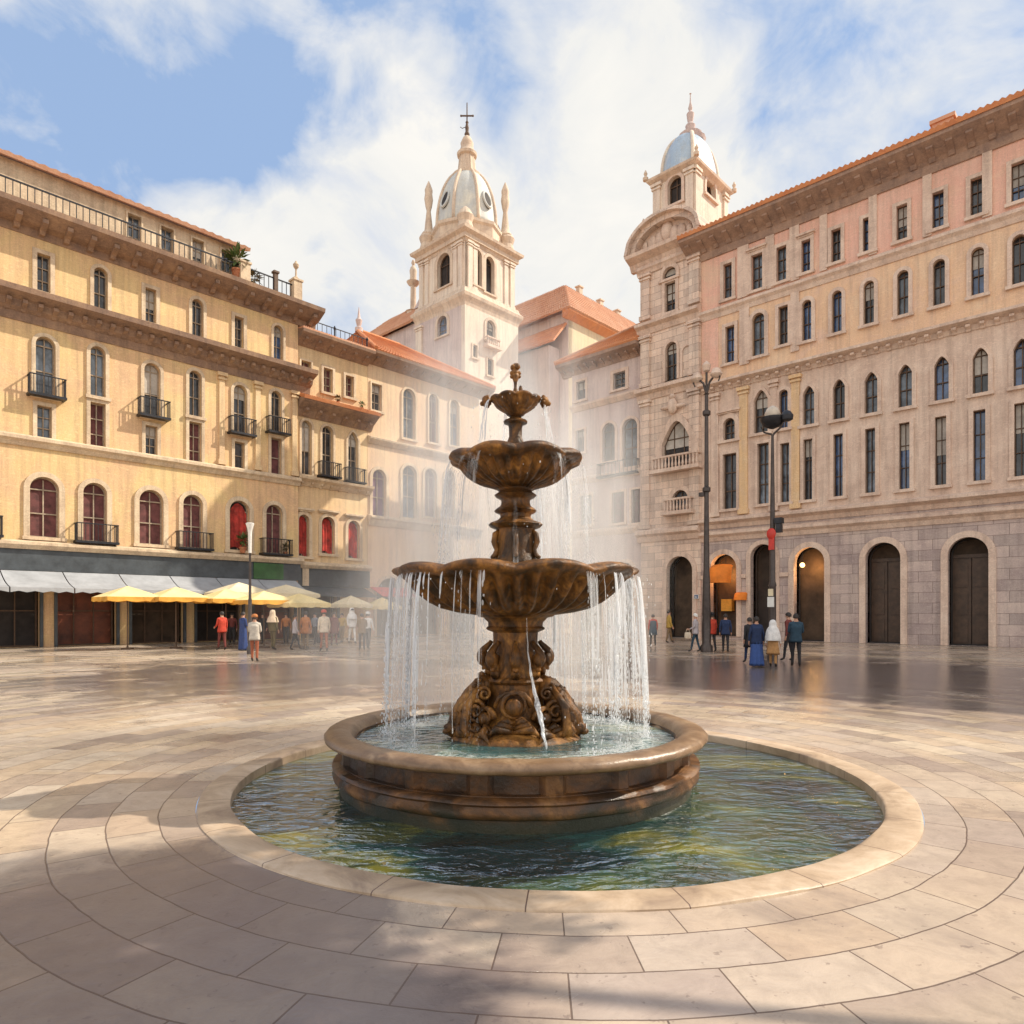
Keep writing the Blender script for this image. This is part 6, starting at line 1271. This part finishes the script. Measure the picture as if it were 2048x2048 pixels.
# right hand group
person(1306, 1292, 1228, 'person in a dark coat with a red scarf behind the right water strands', 'red_cloth', 'dark_cloth', pi, extra={'coat': 'teal_dark'})
person(1338, 1286, 1220, 'person in a yellow jacket walking by the first right arch', 'mustard', 'brown_cloth', pi / 2, extra={'hem': 'mustard'}, stride=.18)
person(1373, 1275, 1222, 'person in grey blue clothes by the blue and white sign', 'grey_blue', 'grey_blue', pi - .4, extra={'coat': 'grey_blue', 'cap': 'tan_cloth'})
person(1391, 1304, 1226, 'white haired person in a grey jacket carrying a pale bag', 'lilac_shirt', 'teal_dark', -pi / 2 - .4, hair='hair_w', extra={'hem': 'lilac_shirt', 'bag': ('pale shoulder bag held by the white haired person', 'cream_shirt')}, stride=.18, arms='one')
person(1424, 1304, 1226, 'person in a red orange jacket and dark trousers at the tall lamp post', 'red_cloth', 'dark_cloth', pi + .3, extra={'hem': 'red_cloth', 'hat': 'dark_cloth'}, stride=.14)
person(1451, 1305, 1227, 'person in a short navy jacket and black trousers, right of the red jacket', 'navy', 'dark_cloth', pi - .3, extra={'hem': 'navy'}, stride=.10)
person(1499, 1326, 1234, 'person in black close behind the blue skirt', 'dark_cloth', 'navy', pi + .3, extra={'coat': 'dark_cloth'})
person(1513, 1334, 1232, 'person in a navy top and long denim blue skirt', 'navy', 'denim', pi - .1, extra={'robe': 'denim', 'hem': 'navy'}, stride=.05, female=True)
person(1546, 1335, 1240, 'person in a long white headscarf and tan skirt', 'white_cloth', 'tan_cloth', pi - .5, extra={'scarf': 'white_cloth', 'long': True, 'skirt': 'tan_cloth'}, stride=.09, female=True)
person(1577, 1322, 1224, 'person in dark brown at the right, behind the teal jacket', 'maroon_cloth', 'dark_cloth', pi + .8)
person(1592, 1334, 1226, 'person in a dark teal jacket with hands on hips at the far right', 'teal_dark', 'dark_cloth', pi - .2, extra={'hem': 'teal_dark'}, stride=.06, arms='front')

# ------------------------------------------------------------------ SKY, SUN, CAMERA
SUN_EL, AZ = radians(41), Vector((.97, .25)).normalized()
w = bpy.data.worlds.new('World'); SC.world = w; w.use_nodes = True; t = w.node_tree; bg = t.nodes['Background']
sky = t.nodes.new('ShaderNodeTexSky'); sky.sky_type = 'NISHITA'; sky.sun_disc = False; sky.sun_elevation = SUN_EL; sky.sun_rotation = atan2(AZ.x, AZ.y); sky.air_density = 1.0; sky.dust_density = .6; sky.ozone_density = 2.0
tc = t.nodes.new('ShaderNodeTexCoord'); D = tc.outputs['Generated']
s = t.nodes.new('ShaderNodeSeparateXYZ'); t.links.new(D, s.inputs[0])
zc_ = math_(t, 'ADD', math_(t, 'MAXIMUM', s.outputs[2], .0), .30)
cb = t.nodes.new('ShaderNodeCombineXYZ'); t.links.new(math_(t, 'DIVIDE', s.outputs[0], zc_), cb.inputs[0]); t.links.new(math_(t, 'DIVIDE', s.outputs[1], zc_), cb.inputs[1])
def cl(scale, det, ro, dist, off): 
    mp = t.nodes.new('ShaderNodeMapping'); mp.inputs['Location'].default_value = off; mp.inputs['Scale'].default_value = (1, 1, 1.35); mp.inputs['Rotation'].default_value = (.3, .5, .7); t.links.new(D, mp.inputs[0])
    n = N(t, 'ShaderNodeTexNoise', Scale=scale, Detail=det, Roughness=ro, Distortion=dist); t.links.new(mp.outputs[0], n.inputs['Vector']); return n.outputs['Fac']
f = math_(t, 'ADD', math_(t, 'MULTIPLY', cl(3.6, 6.0, .55, .35, (3.1, 1.4, 0)), .68), math_(t, 'MULTIPLY', cl(9.5, 7.0, .6, .5, (1.3, 4.4, 0)), .32))
def blob(px_, py_, rad, amt):
    """more or less cloud round one direction of the sky"""
    d = Vector(((px_ - CX) / F, 1, (HY - py_) / F)).normalized(); n = N(t, 'ShaderNodeVectorMath'); n.operation = 'DISTANCE'; n.inputs[1].default_value = d; t.links.new(D, n.inputs[0])
    e = math_(t, 'MAXIMUM', math_(t, 'SUBTRACT', 1.0, math_(t, 'MULTIPLY', n.outputs['Value'], 1.0 / rad)), 0.0); return math_(t, 'MULTIPLY', math_(t, 'POWER', e, 1.0), amt)
for a in ((1130, 480, .26, .26), (800, 330, .13, .13), (770, 520, .14, .13), (640, 340, .08, .22), (480, 470, .11, .28), (700, 480, .07, .18), (560, 430, .05, .16), (600, 560, .07, .18), (1250, 250, .2, .14), (1480, 330, .15, .12), (1180, 560, .16, .16), (560, 290, .16, -.16), (980, 230, .10, -.14), (520, 560, .10, -.05), (640, 470, .09, -.10), (1100, 190, .06, -.06), (1560, 260, .10, -.08)): f = math_(t, 'ADD', f, blob(*a))
shade = cl(6.0, 7.0, .6, .5, (7, 2, 0)); ccol = ramp(t, shade, [(.30, (5.3, 5.6, 6.2)), (.46, (6.6, 6.55, 6.35)), (.66, (7.2, 7.0, 6.6))])
bk = math_(t, 'MAXIMUM', math_(t, 'MULTIPLY', s.outputs[1], -1.0), 0.0); f = math_(t, 'ADD', f, math_(t, 'MULTIPLY', bk, .35)); ccol = mixc(t, math_(t, 'MINIMUM', math_(t, 'MULTIPLY', bk, 1.5), 1.0), ccol, (9.5, 9.2, 8.8))  # brighter cloud added behind the camera to fill the shaded right facades
cov = ramp(t, f, [(.455, (0, 0, 0)), (.535, (.55, .55, .55)), (.63, (1, 1, 1))])
sk2 = mixc(t, .75, sky.outputs[0], (2.95, 4.15, 6.3))
t.links.new(mixc(t, cov, sk2, ccol), bg.inputs['Color']); bg.inputs['Strength'].default_value = .10
ld = bpy.data.lights.new('sun', 'SUN'); ld.energy = 4.2; ld.angle = radians(.5); ld.color = (1, .90, .74); so = bpy.data.objects.new('sun', ld); C.objects.link(so)
dv = Vector((AZ.x * cos(SUN_EL), AZ.y * cos(SUN_EL), sin(SUN_EL))); so.rotation_euler = dv.to_track_quat('Z', 'Y').to_euler(); so.location = (30, 0, 40)
cd = bpy.data.cameras.new('camera'); cam = bpy.data.objects.new('camera', cd); C.objects.link(cam); SC.camera = cam
cam.location = (0, 0, EYE); cam.rotation_euler = (pi / 2, 0, 0); cd.sensor_width = 36; cd.lens = 36 * F / 2048; cd.shift_y = (HY - 1024) / 2048; cd.clip_end = 3000; cd.clip_start = .05
SC.view_settings.view_transform = 'Standard'; SC.view_settings.look = 'None'; SC.view_settings.gamma = 1; SC.view_settings.exposure = .45
SC.render.engine = 'CYCLES'; cy_ = SC.cycles; cy_.use_denoising = True; cy_.max_bounces = 8; cy_.transparent_max_bounces = 16; cy_.volume_bounces = 1; cy_.volume_step_rate = 1.5; cy_.volume_max_steps = 128; cy_.caustics_reflective = False; cy_.caustics_refractive = False; cy_.sample_clamp_indirect = 6
